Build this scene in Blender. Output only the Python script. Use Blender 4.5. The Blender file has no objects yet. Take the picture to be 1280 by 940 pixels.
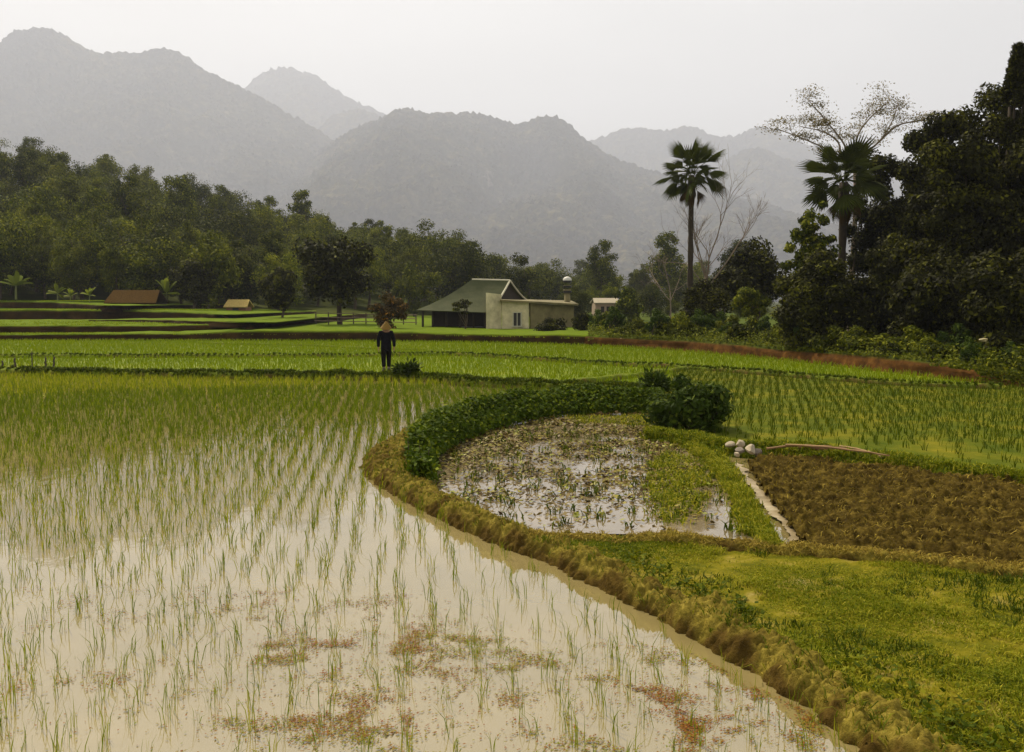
import bpy, math, random
import numpy as np
from mathutils import Vector, Matrix, Euler

random.seed(7)
rng = np.random.default_rng(7)
scene = bpy.context.scene
COL = scene.collection

# ------------------------------------------------------------------ camera
F, CX, CY = 1229.0, 640.0, 470.0          # focal length and centre of a 1280 x 940 frame
HOR, H = 376.0, 2.35                      # eye level and eye height above the paddy water
PITCH = math.atan((CY - HOR) / F)
cp, sp = math.cos(PITCH), math.sin(PITCH)

def ray(px, py):
    xc, yc = (px - CX) / F, (CY - py) / F
    return np.array([xc, cp + yc * sp, -sp + yc * cp])
def G(px, py, z=0.0):                     # where that sight line meets the level z
    d = ray(px, py); t = (z - H) / d[2]
    return np.array([d[0] * t, d[1] * t, z])
def P(px, py, Y):                         # where it is at distance Y
    d = ray(px, py); t = Y / d[1]
    return np.array([d[0] * t, Y, H + d[2] * t])
def pxs(X, Y): return CX + F * X / Y      # near enough for placing things in the distance

cam = bpy.data.cameras.new("camera"); cam.sensor_width = 36; cam.lens = 36 * F / 1280
cam.clip_start = .1; cam.clip_end = 30000
co = bpy.data.objects.new("camera", cam); COL.objects.link(co)
co.location = (0, 0, H); co.rotation_euler = (math.pi / 2 - PITCH, 0, 0)
scene.camera = co

# ------------------------------------------------------------------ noise
def _h(ix, iy, s):
    n = (ix.astype(np.int64) * 374761393 + iy.astype(np.int64) * 668265263 + s * 1442695041) & 0xffffffff
    n = ((n ^ (n >> 13)) * 1274126177) & 0xffffffff
    n = ((n ^ (n >> 16)) * 2246822519) & 0xffffffff
    return ((n ^ (n >> 15)) & 0xffffff) / float(0xffffff)
def vnoise(x, y, s=0):
    x = np.asarray(x, float); y = np.asarray(y, float)
    ix, iy = np.floor(x), np.floor(y); fx, fy = x - ix, y - iy
    fx = fx * fx * (3 - 2 * fx); fy = fy * fy * (3 - 2 * fy)
    a, b = _h(ix, iy, s), _h(ix + 1, iy, s); c, d = _h(ix, iy + 1, s), _h(ix + 1, iy + 1, s)
    return (a * (1 - fx) + b * fx) * (1 - fy) + (c * (1 - fx) + d * fx) * fy
def fbm(x, y, s=0, o=4):
    t, a, n = 0, .5, 0
    for k in range(o):
        t = t + a * vnoise(x * 2 ** k + 17.3 * k, y * 2 ** k - 9.1 * k, s + k); n += a; a *= .5
    return t / n
def worley(x, y, s=0):                    # nearest distance and that cell's random number
    ix, iy = np.floor(x), np.floor(y); best = np.full(x.shape, 9.); rid = np.zeros(x.shape)
    for dx in (-1, 0, 1):
        for dy in (-1, 0, 1):
            cx, cy = ix + dx, iy + dy
            d = np.hypot(cx + _h(cx, cy, s) - x, cy + _h(cx, cy, s + 5) - y)
            m = d < best; best = np.where(m, d, best); rid = np.where(m, _h(cx, cy, s + 9), rid)
    return best, rid

# ------------------------------------------------------------------ mesh helpers
class MB:
    def __init__(s): s.v, s.q, s.t, s.a, s.n = [], [], [], [], 0
    def add(s, v, q=None, t=None, a=0.5):
        v = np.asarray(v, float).reshape(-1, 3)
        if q is not None and len(q): s.q.append(np.asarray(q, np.int64).reshape(-1, 4) + s.n)
        if t is not None and len(t): s.t.append(np.asarray(t, np.int64).reshape(-1, 3) + s.n)
        s.a.append(np.full(len(v), a) if np.isscalar(a) else np.asarray(a, float)); s.v.append(v); s.n += len(v)
        return s
    def mesh(s, name, mat, smooth=False):
        m = bpy.data.meshes.new(name)
        v = np.concatenate(s.v)
        q = np.concatenate(s.q) if s.q else np.zeros((0, 4), np.int64)
        t = np.concatenate(s.t) if s.t else np.zeros((0, 3), np.int64)
        m.vertices.add(len(v)); m.vertices.foreach_set("co", v.ravel())
        li = np.concatenate([q.ravel(), t.ravel()])
        m.loops.add(len(li)); m.loops.foreach_set("vertex_index", li.astype(np.int32))
        ls = np.concatenate([np.arange(len(q)) * 4, len(q) * 4 + np.arange(len(t)) * 3])
        m.polygons.add(len(ls)); m.polygons.foreach_set("loop_start", ls.astype(np.int32))
        m.polygons.foreach_set("loop_total", np.concatenate([np.full(len(q), 4), np.full(len(t), 3)]).astype(np.int32))
        m.polygons.foreach_set("use_smooth", np.full(len(ls), smooth))
        at = m.attributes.new("tint", "FLOAT", "POINT"); at.data.foreach_set("value", np.concatenate(s.a).astype(np.float32))
        m.update(calc_edges=True); m.validate()
        if mat: m.materials.append(mat)
        return m
    def box(s, lo, hi, a=.5, M=None):
        x0, y0, z0 = lo; x1, y1, z1 = hi
        v = np.array([[x0,y0,z0],[x1,y0,z0],[x1,y1,z0],[x0,y1,z0],[x0,y0,z1],[x1,y0,z1],[x1,y1,z1],[x0,y1,z1]], float)
        if M is not None: v = v @ np.array(M.to_3x3()).T + np.array(M.translation)
        return s.add(v, [[0,3,2,1],[4,5,6,7],[0,1,5,4],[1,2,6,5],[2,3,7,6],[3,0,4,7]], a=a)
    def tube(s, pts, rad, sides=6, a=.5, rough=0, cap=True):
        pts = np.asarray(pts, float); n = len(pts); rad = np.broadcast_to(np.asarray(rad, float), (n,))
        tan = np.gradient(pts, axis=0); tan /= np.linalg.norm(tan, axis=1)[:, None] + 1e-9
        ref = np.array([1., 0, 0]) if abs(tan[0][0]) < .8 else np.array([0, 1., 0])
        u = ref - tan * (tan @ ref)[:, None]; u /= np.linalg.norm(u, axis=1)[:, None] + 1e-9
        w = np.cross(tan, u); th = np.arange(sides) * 2 * np.pi / sides
        rr = rad[:, None] * (1 + rough * (rng.random((n, sides)) - .5))
        v = pts[:, None] + rr[..., None] * (np.cos(th)[None, :, None] * u[:, None] + np.sin(th)[None, :, None] * w[:, None])
        i = np.arange(n - 1)[:, None] * sides; k = np.arange(sides)[None]; k2 = (k + 1) % sides
        q = np.stack([i + k, i + k2, i + sides + k2, i + sides + k], -1).reshape(-1, 4)
        t = None
        vv = v.reshape(-1, 3)
        if cap:
            vv = np.concatenate([vv, pts[-1:]]); b = (n - 1) * sides
            t = [[b + j, b + (j + 1) % sides, n * sides] for j in range(sides)]
        return s.add(vv, q, t, a)
    def leaves(s, c, d, nrm, L, W, a):      # pointed leaf faces: base, side, tip, side
        d = d / (np.linalg.norm(d, axis=1)[:, None] + 1e-9)
        sd = np.cross(nrm, d); sd /= np.linalg.norm(sd, axis=1)[:, None] + 1e-9
        L = np.broadcast_to(L, (len(c),))[:, None]; W = np.broadcast_to(W, (len(c),))[:, None]
        v = np.stack([c - d * L * .5, c + sd * W * .5, c + d * L * .5, c - sd * W * .5], 1).reshape(-1, 3)
        q = np.arange(len(c) * 4).reshape(-1, 4)
        return s.add(v, q, a=np.repeat(np.broadcast_to(a, (len(c),)), 4))
    def blades(s, b, h, lean, w, a):        # bent grass blades: one quad and one tip triangle
        n = len(b); h = np.broadcast_to(h, (n,))[:, None]; w = np.broadcast_to(w, (n,))[:, None]
        az = rng.random(n) * 2 * np.pi; sd = np.stack([np.cos(az), np.sin(az), 0 * az], 1)
        up = np.array([0, 0, 1.])
        mid = b + up * h * .55 + lean * h * .3; tip = b + up * h * (1 - .35 * np.linalg.norm(lean, axis=1)[:, None]) + lean * h
        v = np.stack([b - sd * w * .4, b + sd * w * .4, mid + sd * w * .5, mid - sd * w * .5, tip], 1).reshape(-1, 3)
        k = np.arange(n)[:, None] * 5
        return s.add(v, k + np.array([[0, 1, 2, 3]]), k + np.array([[3, 2, 4]]), np.repeat(np.broadcast_to(a, (n,)), 5))

def setp(o, label=None, cat=None, group=None, kind=None):
    if label: o["label"] = label
    if cat: o["category"] = cat
    if group: o["group"] = group
    if kind: o["kind"] = kind
    return o
def ob(name, mesh, parent=None):
    o = bpy.data.objects.new(name, mesh); COL.objects.link(o)
    if parent: o.parent = parent
    return o
def thing(name, label, cat, loc=(0, 0, 0), rz=0, sc=1, group=None):
    o = bpy.data.objects.new(name, None); COL.objects.link(o); o.empty_display_size = .2
    o.location = tuple(float(x) for x in loc); o.rotation_euler = (0, 0, rz)
    o.scale = (sc, sc, sc) if np.isscalar(sc) else sc
    return setp(o, label, cat, group)
def struct(name, mesh): return setp(ob(name, mesh), kind="structure")
def stuff(name, mesh, label=None, cat=None): return setp(ob(name, mesh), label, cat, kind="stuff")

def smooth_line(pts, step):
    pts = np.asarray(pts, float); out = []
    e = np.concatenate([[2 * pts[0] - pts[1]], pts, [2 * pts[-1] - pts[-2]]])
    for i in range(1, len(e) - 2):
        p0, p1, p2, p3 = e[i - 1:i + 3]; n = max(2, int(np.linalg.norm(p2 - p1) / step))
        t = (np.arange(n) / n)[:, None]
        out.append(.5 * (2 * p1 + (p2 - p0) * t + (2 * p0 - 5 * p1 + 4 * p2 - p3) * t ** 2 + (3 * p1 - p0 - 3 * p2 + p3) * t ** 3))
    return np.concatenate(out + [pts[-1:]])
def inside(poly, x, y):
    poly = np.asarray(poly)[:, :2]; r = np.zeros(x.shape, bool); j = len(poly) - 1
    for i in range(len(poly)):
        xi, yi = poly[i]; xj, yj = poly[j]
        c = ((yi > y) != (yj > y)) & (x < (xj - xi) * (y - yi) / (yj - yi + 1e-12) + xi)
        r ^= c; j = i
    return r
def scatter(poly, n, edge=None):
    poly = np.asarray(poly)[:, :2]; lo, hi = poly.min(0), poly.max(0)
    p = lo + rng.random((n, 2)) * (hi - lo)
    return p[inside(poly, p[:, 0], p[:, 1])]
def GP(pts, z=0.0): return np.array([G(x, y, z) for x, y in pts])

# ------------------------------------------------------------------ materials
def nodes(name):
    m = bpy.data.materials.new(name); m.use_nodes = True
    nt = m.node_tree; nt.nodes.clear()
    out = nt.nodes.new("ShaderNodeOutputMaterial")
    return m, nt, out
def N(nt, typ, **kw):
    n = nt.nodes.new(typ)
    for k, v in kw.items():
        if k.startswith("i_"):
            key = k[2:]; key = int(key) if key.isdigit() else key.replace("_", " ")
            n.inputs[key].default_value = v
        else: setattr(n, k, v)
    return n
def ramp(nt, fac, stops):
    r = nt.nodes.new("ShaderNodeValToRGB"); e = r.color_ramp.elements
    while len(e) > 1: e.remove(e[-1])
    e[0].position = stops[0][0]; e[0].color = (*stops[0][1], 1)
    for p, c in stops[1:]:
        x = e.new(p); x.color = (*c, 1)
    nt.links.new(fac, r.inputs[0]); return r.outputs[0]
def mixc(nt, fac, a, b, mode="MIX"):
    m = nt.nodes.new("ShaderNodeMix"); m.data_type = "RGBA"; m.blend_type = mode
    for k, v in ((0, fac), (6, a), (7, b)):
        if hasattr(v, "links"): nt.links.new(v, m.inputs[k])
        else: m.inputs[k].default_value = v if k == 0 else (*v, 1)
    return m.outputs[2]
def noise(nt, scale, detail=4, rough=.6, vec=None, stretch=None):
    tc = nt.nodes.new("ShaderNodeNewGeometry")
    n = N(nt, "ShaderNodeTexNoise", i_Scale=scale, i_Detail=detail, i_Roughness=rough)
    v = vec or tc.outputs["Position"]
    if stretch:
        mp = N(nt, "ShaderNodeMapping"); mp.inputs["Scale"].default_value = stretch
        nt.links.new(v, mp.inputs[0]); v = mp.outputs[0]
    nt.links.new(v, n.inputs["Vector"]); return n.outputs["Fac"]

def leaf_mat(name, stops, transl=.25, vary=.35, rough=.75, spec=.08):
    m, nt, out = nodes(name); L = nt.links
    at = N(nt, "ShaderNodeAttribute", attribute_name="tint")
    c = ramp(nt, at.outputs["Fac"], [(p, (r_, g_, b_ * (.35 if g_ > r_ * .9 else .8))) for p, (r_, g_, b_) in stops])
    oi = N(nt, "ShaderNodeObjectInfo")
    mr = N(nt, "ShaderNodeMapRange"); mr.inputs[3].default_value = 1 - vary; mr.inputs[4].default_value = 1 + vary
    L.new(oi.outputs["Random"], mr.inputs[0])
    hv = N(nt, "ShaderNodeHueSaturation"); L.new(c, hv.inputs["Color"]); L.new(mr.outputs[0], hv.inputs["Value"])
    b = N(nt, "ShaderNodeBsdfPrincipled", i_Roughness=rough, i_Specular_IOR_Level=spec)
    L.new(hv.outputs[0], b.inputs["Base Color"])
    if transl:
        t = N(nt, "ShaderNodeBsdfTranslucent"); L.new(hv.outputs[0], t.inputs[0])
        mx = N(nt, "ShaderNodeMixShader"); mx.inputs[0].default_value = transl
        L.new(b.outputs[0], mx.inputs[1]); L.new(t.outputs[0], mx.inputs[2]); L.new(mx.outputs[0], out.inputs[0])
    else: L.new(b.outputs[0], out.inputs[0])
    return m
def earth_mat(name, stops, scale=6, rough=.95, bump=.4, bscale=25, tint=None, spec=.03):
    """noise-coloured ground; tint = (colour stops) mixed in where the surface's own 'tint' says so"""
    m, nt, out = nodes(name); L = nt.links
    c = ramp(nt, noise(nt, scale, 6, .65), stops)
    if tint:
        at = N(nt, "ShaderNodeAttribute", attribute_name="tint")
        c2 = ramp(nt, noise(nt, scale * 1.7, 6, .7), tint)
        c = mixc(nt, at.outputs["Fac"], c, c2)
    b = N(nt, "ShaderNodeBsdfPrincipled", i_Roughness=rough, i_Specular_IOR_Level=spec)
    L.new(c, b.inputs["Base Color"])
    bp = N(nt, "ShaderNodeBump", i_Strength=bump, i_Distance=.03); L.new(noise(nt, bscale, 5, .7), bp.inputs["Height"])
    L.new(bp.outputs[0], b.inputs["Normal"]); L.new(b.outputs[0], out.inputs[0])
    return m
def plain(name, col, rough=.7, var=.25, scale=3, metal=0, bump=0, spec=.3):
    m, nt, out = nodes(name); L = nt.links
    tc = N(nt, "ShaderNodeTexCoord")
    f = noise(nt, scale, 5, .65, tc.outputs["Object"])
    c = ramp(nt, f, [(.25, tuple(x * (1 - var) for x in col)), (.75, tuple(x * (1 + var) for x in col))])
    b = N(nt, "ShaderNodeBsdfPrincipled", i_Roughness=rough, i_Metallic=metal, i_Specular_IOR_Level=spec)
    L.new(c, b.inputs["Base Color"])
    if bump:
        bp = N(nt, "ShaderNodeBump", i_Strength=bump, i_Distance=.05); L.new(f, bp.inputs["Height"]); L.new(bp.outputs[0], b.inputs["Normal"])
    L.new(b.outputs[0], out.inputs[0]); return m
def water_mat(name, stops, rough=.03, ior=1.5, ripple=.05, scale=.7, film=None):
    m, nt, out = nodes(name); L = nt.links
    c = ramp(nt, noise(nt, scale, 5, .6), stops)
    if film: c = mixc(nt, ramp(nt, noise(nt, 2.2, 6, .7, stretch=(.5, 1.6, 1)), [(.52, (0, 0, 0)), (.62, (1, 1, 1))]), c, film)
    b = N(nt, "ShaderNodeBsdfPrincipled", i_Roughness=rough, i_IOR=ior)
    L.new(c, b.inputs["Base Color"])
    bp = N(nt, "ShaderNodeBump", i_Strength=ripple, i_Distance=.02)
    L.new(noise(nt, 5, 3, .5, stretch=(1, .6, 1)), bp.inputs["Height"]); L.new(bp.outputs[0], b.inputs["Normal"])
    L.new(b.outputs[0], out.inputs[0]); return m

M_rice = leaf_mat("rice_leaf", [(0, (.065, .10, .006)), (.5, (.14, .18, .010)), (1, (.34, .32, .04))], .35, .0)
M_ricefar = leaf_mat("rice_leaf_far", [(0, (.095, .145, .003)), (.5, (.155, .205, .004)), (1, (.28, .30, .015))], .35, .0)
M_ricedark = leaf_mat("rice_leaf_dark", [(0, (.035, .055, .003)), (.5, (.07, .095, .006)), (1, (.20, .19, .02))], .3, .0)
M_grass = leaf_mat("meadow_grass", [(0, (.055, .085, .005)), (.45, (.155, .175, .008)), (1, (.42, .36, .035))], .3, .0)
M_lush = leaf_mat("lush_grass", [(0, (.035, .052, .004)), (.6, (.075, .10, .008)), (1, (.20, .19, .02))], .3, .0)
M_dry = leaf_mat("dry_grass", [(0, (.10, .07, .012)), (.5, (.22, .155, .025)), (1, (.42, .31, .06))], .2, .0)
M_forest = leaf_mat("forest_leaf", [(0, (.018, .022, .003)), (.55, (.044, .057, .004)), (1, (.15, .15, .018))], .25, .5)
M_bright = leaf_mat("young_leaf", [(0, (.035, .046, .005)), (.55, (.085, .098, .008)), (1, (.20, .20, .025))], .3, .35)
M_dark = leaf_mat("dark_leaf", [(0, (.009, .009, .002)), (.6, (.020, .021, .003)), (1, (.085, .085, .012))], .18, .25)
M_hedge = leaf_mat("hedge_leaf", [(0, (.024, .045, .003)), (.6, (.060, .092, .006)), (1, (.18, .21, .02))], .25, 0)
M_bush = leaf_mat("bush_leaf", [(0, (.02, .036, .006)), (.7, (.04, .065, .012)), (1, (.10, .13, .03))], .2, .2)
M_palm = leaf_mat("palm_frond", [(0, (.018, .026, .005)), (1, (.06, .07, .014))], .2, .2)
M_palmdead = leaf_mat("dead_frond", [(0, (.035, .022, .008)), (1, (.09, .055, .016))], .15, .2)
M_feather = leaf_mat("feathery_leaf", [(0, (.06, .055, .02)), (.5, (.13, .105, .05)), (1, (.30, .24, .14))], .35, .1)
M_banana = leaf_mat("banana_leaf", [(0, (.05, .08, .008)), (1, (.24, .27, .07))], .35, .2)
M_rust = leaf_mat("rusty_leaf", [(0, (.03, .022, .006)), (.8, (.07, .045, .008)), (1, (.28, .13, .02))], .2, .1)
M_float = leaf_mat("floating_leaf", [(0, (.05, .03, .01)), (.4, (.13, .085, .02)), (.7, (.22, .19, .03)), (1, (.14, .18, .02))], .0, 0, .5)
M_azolla = leaf_mat("water_fern", [(0, (.15, .042, .008)), (.4, (.17, .078, .010)), (.58, (.18, .14, .014)), (1, (.11, .13, .010))], .0, 0, .7)
M_bark = plain("bark", (.07, .05, .03), .95, .4, 4, bump=.5)
M_darkbark = plain("dark_bark", (.035, .025, .014), .95, .4, 4, bump=.5)
M_palebark = plain("pale_bark", (.16, .12, .08), .95, .3, 5)

M_ground = earth_mat("valley_floor", [(.3, (.018, .024, .002)), (.7, (.045, .052, .004))], .2)
M_field = earth_mat("wet_field", [(.3, (.09, .13, .002)), (.55, (.125, .16, .002)), (.75, (.22, .21, .008))], .5, .7, .3, 8, spec=.06)
M_field2 = earth_mat("wet_field_sparse", [(.3, (.04, .06, .002)), (.48, (.075, .088, .003)), (.64, (.14, .125, .006)), (.8, (.24, .20, .015))], 1.1, .8, .5, 12, spec=.03)
M_bund = earth_mat("bund_soil", [(.3, (.035, .021, .005)), (.55, (.08, .050, .010)), (.75, (.15, .10, .02))], 9, .95, .8, 30,
                   tint=[(.3, (.075, .060, .009)), (.5, (.175, .135, .020)), (.75, (.33, .255, .05))])
M_greenbund = earth_mat("grassy_bund", [(.3, (.05, .035, .01)), (.7, (.11, .075, .02))], 5, .95, .6, 30,
                        tint=[(.3, (.06, .09, .008)), (.55, (.11, .14, .012)), (.75, (.22, .19, .03))])
M_meadow = earth_mat("meadow_ground", [(.30, (.045, .055, .002)), (.44, (.10, .095, .004)), (.54, (.16, .135, .008)), (.64, (.23, .18, .035)), (.76, (.40, .33, .16))], 2.4, .85, .9, 18)
M_plough = earth_mat("ploughed_soil", [(.3, (.024, .015, .003)), (.52, (.062, .042, .007)), (.72, (.17, .118, .022))], 8, .95, .7, 40)
M_riser = earth_mat("terrace_earth", [(.3, (.014, .009, .003)), (.55, (.03, .017, .004)), (.75, (.06, .033, .008))], 1.2, .95, .7, 6,
                    tint=[(.3, (.06, .095, .002)), (.6, (.10, .14, .003)), (.8, (.17, .18, .01))])
M_redbank = earth_mat("red_bank_earth", [(.3, (.030, .014, .004)), (.52, (.078, .034, .008)), (.75, (.15, .07, .015))], 2.4, .95, .7, 7,
                      tint=[(.3, (.03, .045, .004)), (.6, (.06, .08, .008)), (.8, (.12, .12, .015))])
M_mount, nt, out = nodes("mountain_forest")
c1 = ramp(nt, noise(nt, .020, 6, .7), [(.3, (.014, .016, .004)), (.5, (.04, .038, .010)), (.7, (.12, .10, .035))])
c2 = ramp(nt, noise(nt, .0028, 5, .6), [(.35, (.5, .5, .5)), (.65, (1.7, 1.6, 1.5))])
rk = ramp(nt, noise(nt, .0055, 6, .75, stretch=(1, 1, .45)), [(.66, (0, 0, 0)), (.70, (1, 1, 1))])
b_ = N(nt, "ShaderNodeBsdfDiffuse"); nt.links.new(mixc(nt, rk, mixc(nt, 1.0, c1, c2, "MULTIPLY"), (.20, .17, .12)), b_.inputs[0]); nt.links.new(b_.outputs[0], out.inputs[0])
M_water = water_mat("muddy_water", [(.3, (.175, .138, .052)), (.7, (.24, .188, .078))], ior=2.3, ripple=.09)
M_pond = water_mat("pond_water_surface", [(.3, (.13, .10, .05)), (.7, (.22, .17, .10))], .04, 1.9, .05, 1.5)

# ------------------------------------------------------------------ world, sun, haze
SUN_EL, SUN_AZ = math.radians(48), math.radians(-32)     # behind the valley, to the left
w = bpy.data.worlds.new("World"); scene.world = w; w.use_nodes = True
nt = w.node_tree; nt.nodes.clear(); L = nt.links
sky = N(nt, "ShaderNodeTexSky", sky_type="NISHITA", sun_disc=False, sun_elevation=SUN_EL, sun_rotation=SUN_AZ, dust_density=6, air_density=1.2, altitude=200)
tc = N(nt, "ShaderNodeTexCoord")
mp = N(nt, "ShaderNodeMapping"); mp.inputs["Scale"].default_value = (1, 1, 2.5); L.new(tc.outputs["Generated"], mp.inputs[0])
nz = N(nt, "ShaderNodeTexNoise", i_Scale=2.2, i_Detail=6, i_Roughness=.55); L.new(mp.outputs[0], nz.inputs["Vector"])
veil = ramp(nt, nz.outputs["Fac"], [(.3, (6.2, 6.05, 5.6)), (.7, (7.6, 7.4, 6.9))])
skyc = mixc(nt, .86, sky.outputs[0], veil)
bg = N(nt, "ShaderNodeBackground", i_Strength=.1); L.new(skyc, bg.inputs[0])
wo = N(nt, "ShaderNodeOutputWorld"); L.new(bg.outputs[0], wo.inputs[0])

sl = bpy.data.lights.new("sun", "SUN"); sl.energy = 5.0; sl.angle = math.radians(1.5); sl.color = (1, .89, .68)
so = bpy.data.objects.new("sun", sl); COL.objects.link(so)
sv = Vector((math.sin(SUN_AZ) * math.cos(SUN_EL), math.cos(SUN_AZ) * math.cos(SUN_EL), math.sin(SUN_EL)))
so.rotation_euler = (-sv).to_track_quat("-Z", "Y").to_euler(); so.location = (-30, 60, 80)

mh, nt, out = nodes("haze_air")
pv = N(nt, "ShaderNodeVolumePrincipled", i_Density=.000205, i_Anisotropy=.2)
pv.inputs["Color"].default_value = (.78, .83, 1.0, 1)
nt.links.new(pv.outputs[0], out.inputs["Volume"])
hb = MB().box((-6500, -80, -3), (6500, 8300, 1650)).mesh("haze", mh)
stuff("haze", hb, "pale grey haze filling the valley", "haze")

scene.view_settings.view_transform = "Standard"; scene.view_settings.look = "None"
scene.view_settings.exposure = .60; scene.view_settings.gamma = 1
try: scene.view_settings.use_curve_mapping = False
except Exception: pass
scene.render.engine = "CYCLES"
scene.cycles.use_denoising = True
scene.cycles.max_bounces = 6; scene.cycles.diffuse_bounces = 2; scene.cycles.glossy_bounces = 2
scene.cycles.transmission_bounces = 2; scene.cycles.volume_bounces = 0; scene.cycles.transparent_max_bounces = 4

# ------------------------------------------------------------------ ground, water, fields
g = MB(); xs = np.concatenate([-np.geomspace(8000, 30, 24), np.geomspace(30, 8000, 24)]); ys = np.concatenate([[-200, 0], np.geomspace(40, 9000, 30)])
X, Y = np.meshgrid(xs, ys); nx, ny = len(xs), len(ys)
idx = np.arange(nx * ny).reshape(ny, nx)
gq = np.stack([idx[:-1, :-1], idx[:-1, 1:], idx[1:, 1:], idx[1:, :-1]], -1).reshape(-1, 4)
g.add(np.stack([X, Y, np.full(X.shape, -.4)], -1).reshape(-1, 3), gq)
struct("ground", g.mesh("ground", M_ground))

def sheet(name, poly, z, mat):
    me = bpy.data.meshes.new(name); pts = [(p[0], p[1], z) for p in poly]
    me.from_pydata(pts, [], [list(range(len(pts)))]); me.materials.append(mat)
    import bmesh
    b = bmesh.new(); b.from_mesh(me); bmesh.ops.triangulate(b, faces=b.faces[:])
    for f in b.faces:
        if f.normal.z < 0: f.normal_flip()
    b.to_mesh(me); b.free()
    return struct(name, me)

sheet("paddy_water", [(-45, -4), (30, -4), (30, 34), (-45, 34)], 0, M_water)

LINE_FAR = [(-400, 461), (0, 461), (70, 462), (270, 465), (400, 466), (530, 468), (573, 472), (650, 476), (710, 478), (775, 481), (818, 487)]
LINE_EAST = [(818, 536), (860, 541), (905, 549), (990, 557), (1110, 571), (1280, 590), (1500, 614)]
T1_BASE = [(-500, 426), (0, 426), (280, 426), (480, 427), (600, 428.5), (700, 431), (780, 434), (850, 438.5), (980, 450), (1097, 463.5), (1180, 473), (1230, 478.5), (1300, 486), (1550, 514)]
far_poly = np.concatenate([GP(LINE_FAR, .05), GP([(840, 510)], .05), GP(LINE_EAST[1:], .05), GP(T1_BASE[::-1], .05)])
sheet("paddy_field", far_poly, .05, M_field)
east_poly = np.concatenate([GP([(818, 490), (855, 459), (960, 465), (1108, 476), (1250, 481), (1550, 516)], .06), GP(LINE_EAST[::-1], .06)])
sheet("paddy_field", east_poly, .062, M_field2)

NEAR = [(1400, 1090), (1255, 996), (1132, 916), (1048, 860), (940, 797), (830, 742), (720, 691), (640, 662), (570, 632), (520, 605), (490, 585), (484, 570), (505, 553), (560, 531), (620, 514), (690, 506), (760, 503), (818, 503)]
MIDL = [(650, 664), (740, 667), (820, 668), (900, 672), (985, 679), (1100, 690), (1280, 706), (1520, 728)]
PONDE = [(812, 534), (862, 553), (893, 575), (920, 606), (943, 640), (968, 682)]

def grid_field(name, poly, step, hfun, mat, tfun=None):
    poly = np.asarray(poly); lo, hi = poly[:, :2].min(0) - step, poly[:, :2].max(0) + step
    x, y = np.arange(lo[0], hi[0], step), np.arange(lo[1], hi[1], step)
    X, Y = np.meshgrid(x, y); Z = hfun(X, Y); n, mm = X.shape
    idx = np.arange(n * mm).reshape(n, mm)
    q = np.stack([idx[:-1, :-1], idx[:-1, 1:], idx[1:, 1:], idx[1:, :-1]], -1).reshape(-1, 4)
    ok = inside(poly, (X[:-1, :-1] + step / 2).ravel(), (Y[:-1, :-1] + step / 2).ravel())
    q = q[ok]; used = np.unique(q); rem = np.full(n * mm, -1); rem[used] = np.arange(len(used))
    v = np.stack([X, Y, Z], -1).reshape(-1, 3)[used]
    a = .5 if tfun is None else tfun(X, Y).ravel()[used]
    return struct(name, MB().add(v, rem[q], a=a).mesh(name, mat, True))

# grass field in front, between the two bunds
mead_poly = np.concatenate([GP(MIDL, .12), GP([(1700, 900), (1400, 1090)], .12), GP(NEAR[1:8], .12)])
def mead_h(X, Y): return .075 + .07 * (fbm(X * .9, Y * .9, 3) - .4) + .035 * (fbm(X * 6, Y * 6, 8) - .5)
grid_field("grass_field", mead_poly, .05, mead_h, M_meadow)

plough_poly = GP([(934, 573), (965, 562), (1040, 563), (1110, 573), (1280, 592), (1520, 618), (1520, 722), (1280, 699), (1100, 684), (1012, 676), (992, 655), (957, 610)], .14)
def plough_h(X, Y):
    d, r = worley(X * 13 + fbm(X * 9, Y * 9, 4), Y * 13 + .8 * fbm(X * 7, Y * 7, 14), 2); d2, r2 = worley(X * 27 + fbm(X * 20, Y * 20, 4), Y * 27, 6)
    row = .045 * np.sin((Y * .96 + X * .25) * 2 * np.pi / .55 + 1.3 * fbm(X, Y, 2))
    edge = .05 * fbm(X * .5, Y * .5, 9)
    return .04 + row + edge + .055 * r * np.clip(1.1 - d * 1.9, 0, 1) ** .7 + .04 * r2 * np.clip(1.1 - d2 * 1.9, 0, 1) ** .7 + .03 * fbm(X * 20, Y * 20, 11, 3)
grid_field("ploughed_field", plough_poly, .02, plough_h, M_plough)

# pond
pond_poly = np.concatenate([GP([(560, 640)], .03), GP(NEAR[9:], .03), GP(PONDE, .03), GP(MIDL[:5][::-1], .03)])
sheet("pond_water", pond_poly, .03, M_pond)
pond_in = GP([(540, 605), (548, 580), (572, 550), (622, 534), (690, 524), (790, 523), (842, 547), (880, 570), (910, 605), (935, 645), (945, 668), (820, 662), (665, 660), (600, 640), (562, 618)], .03)

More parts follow.
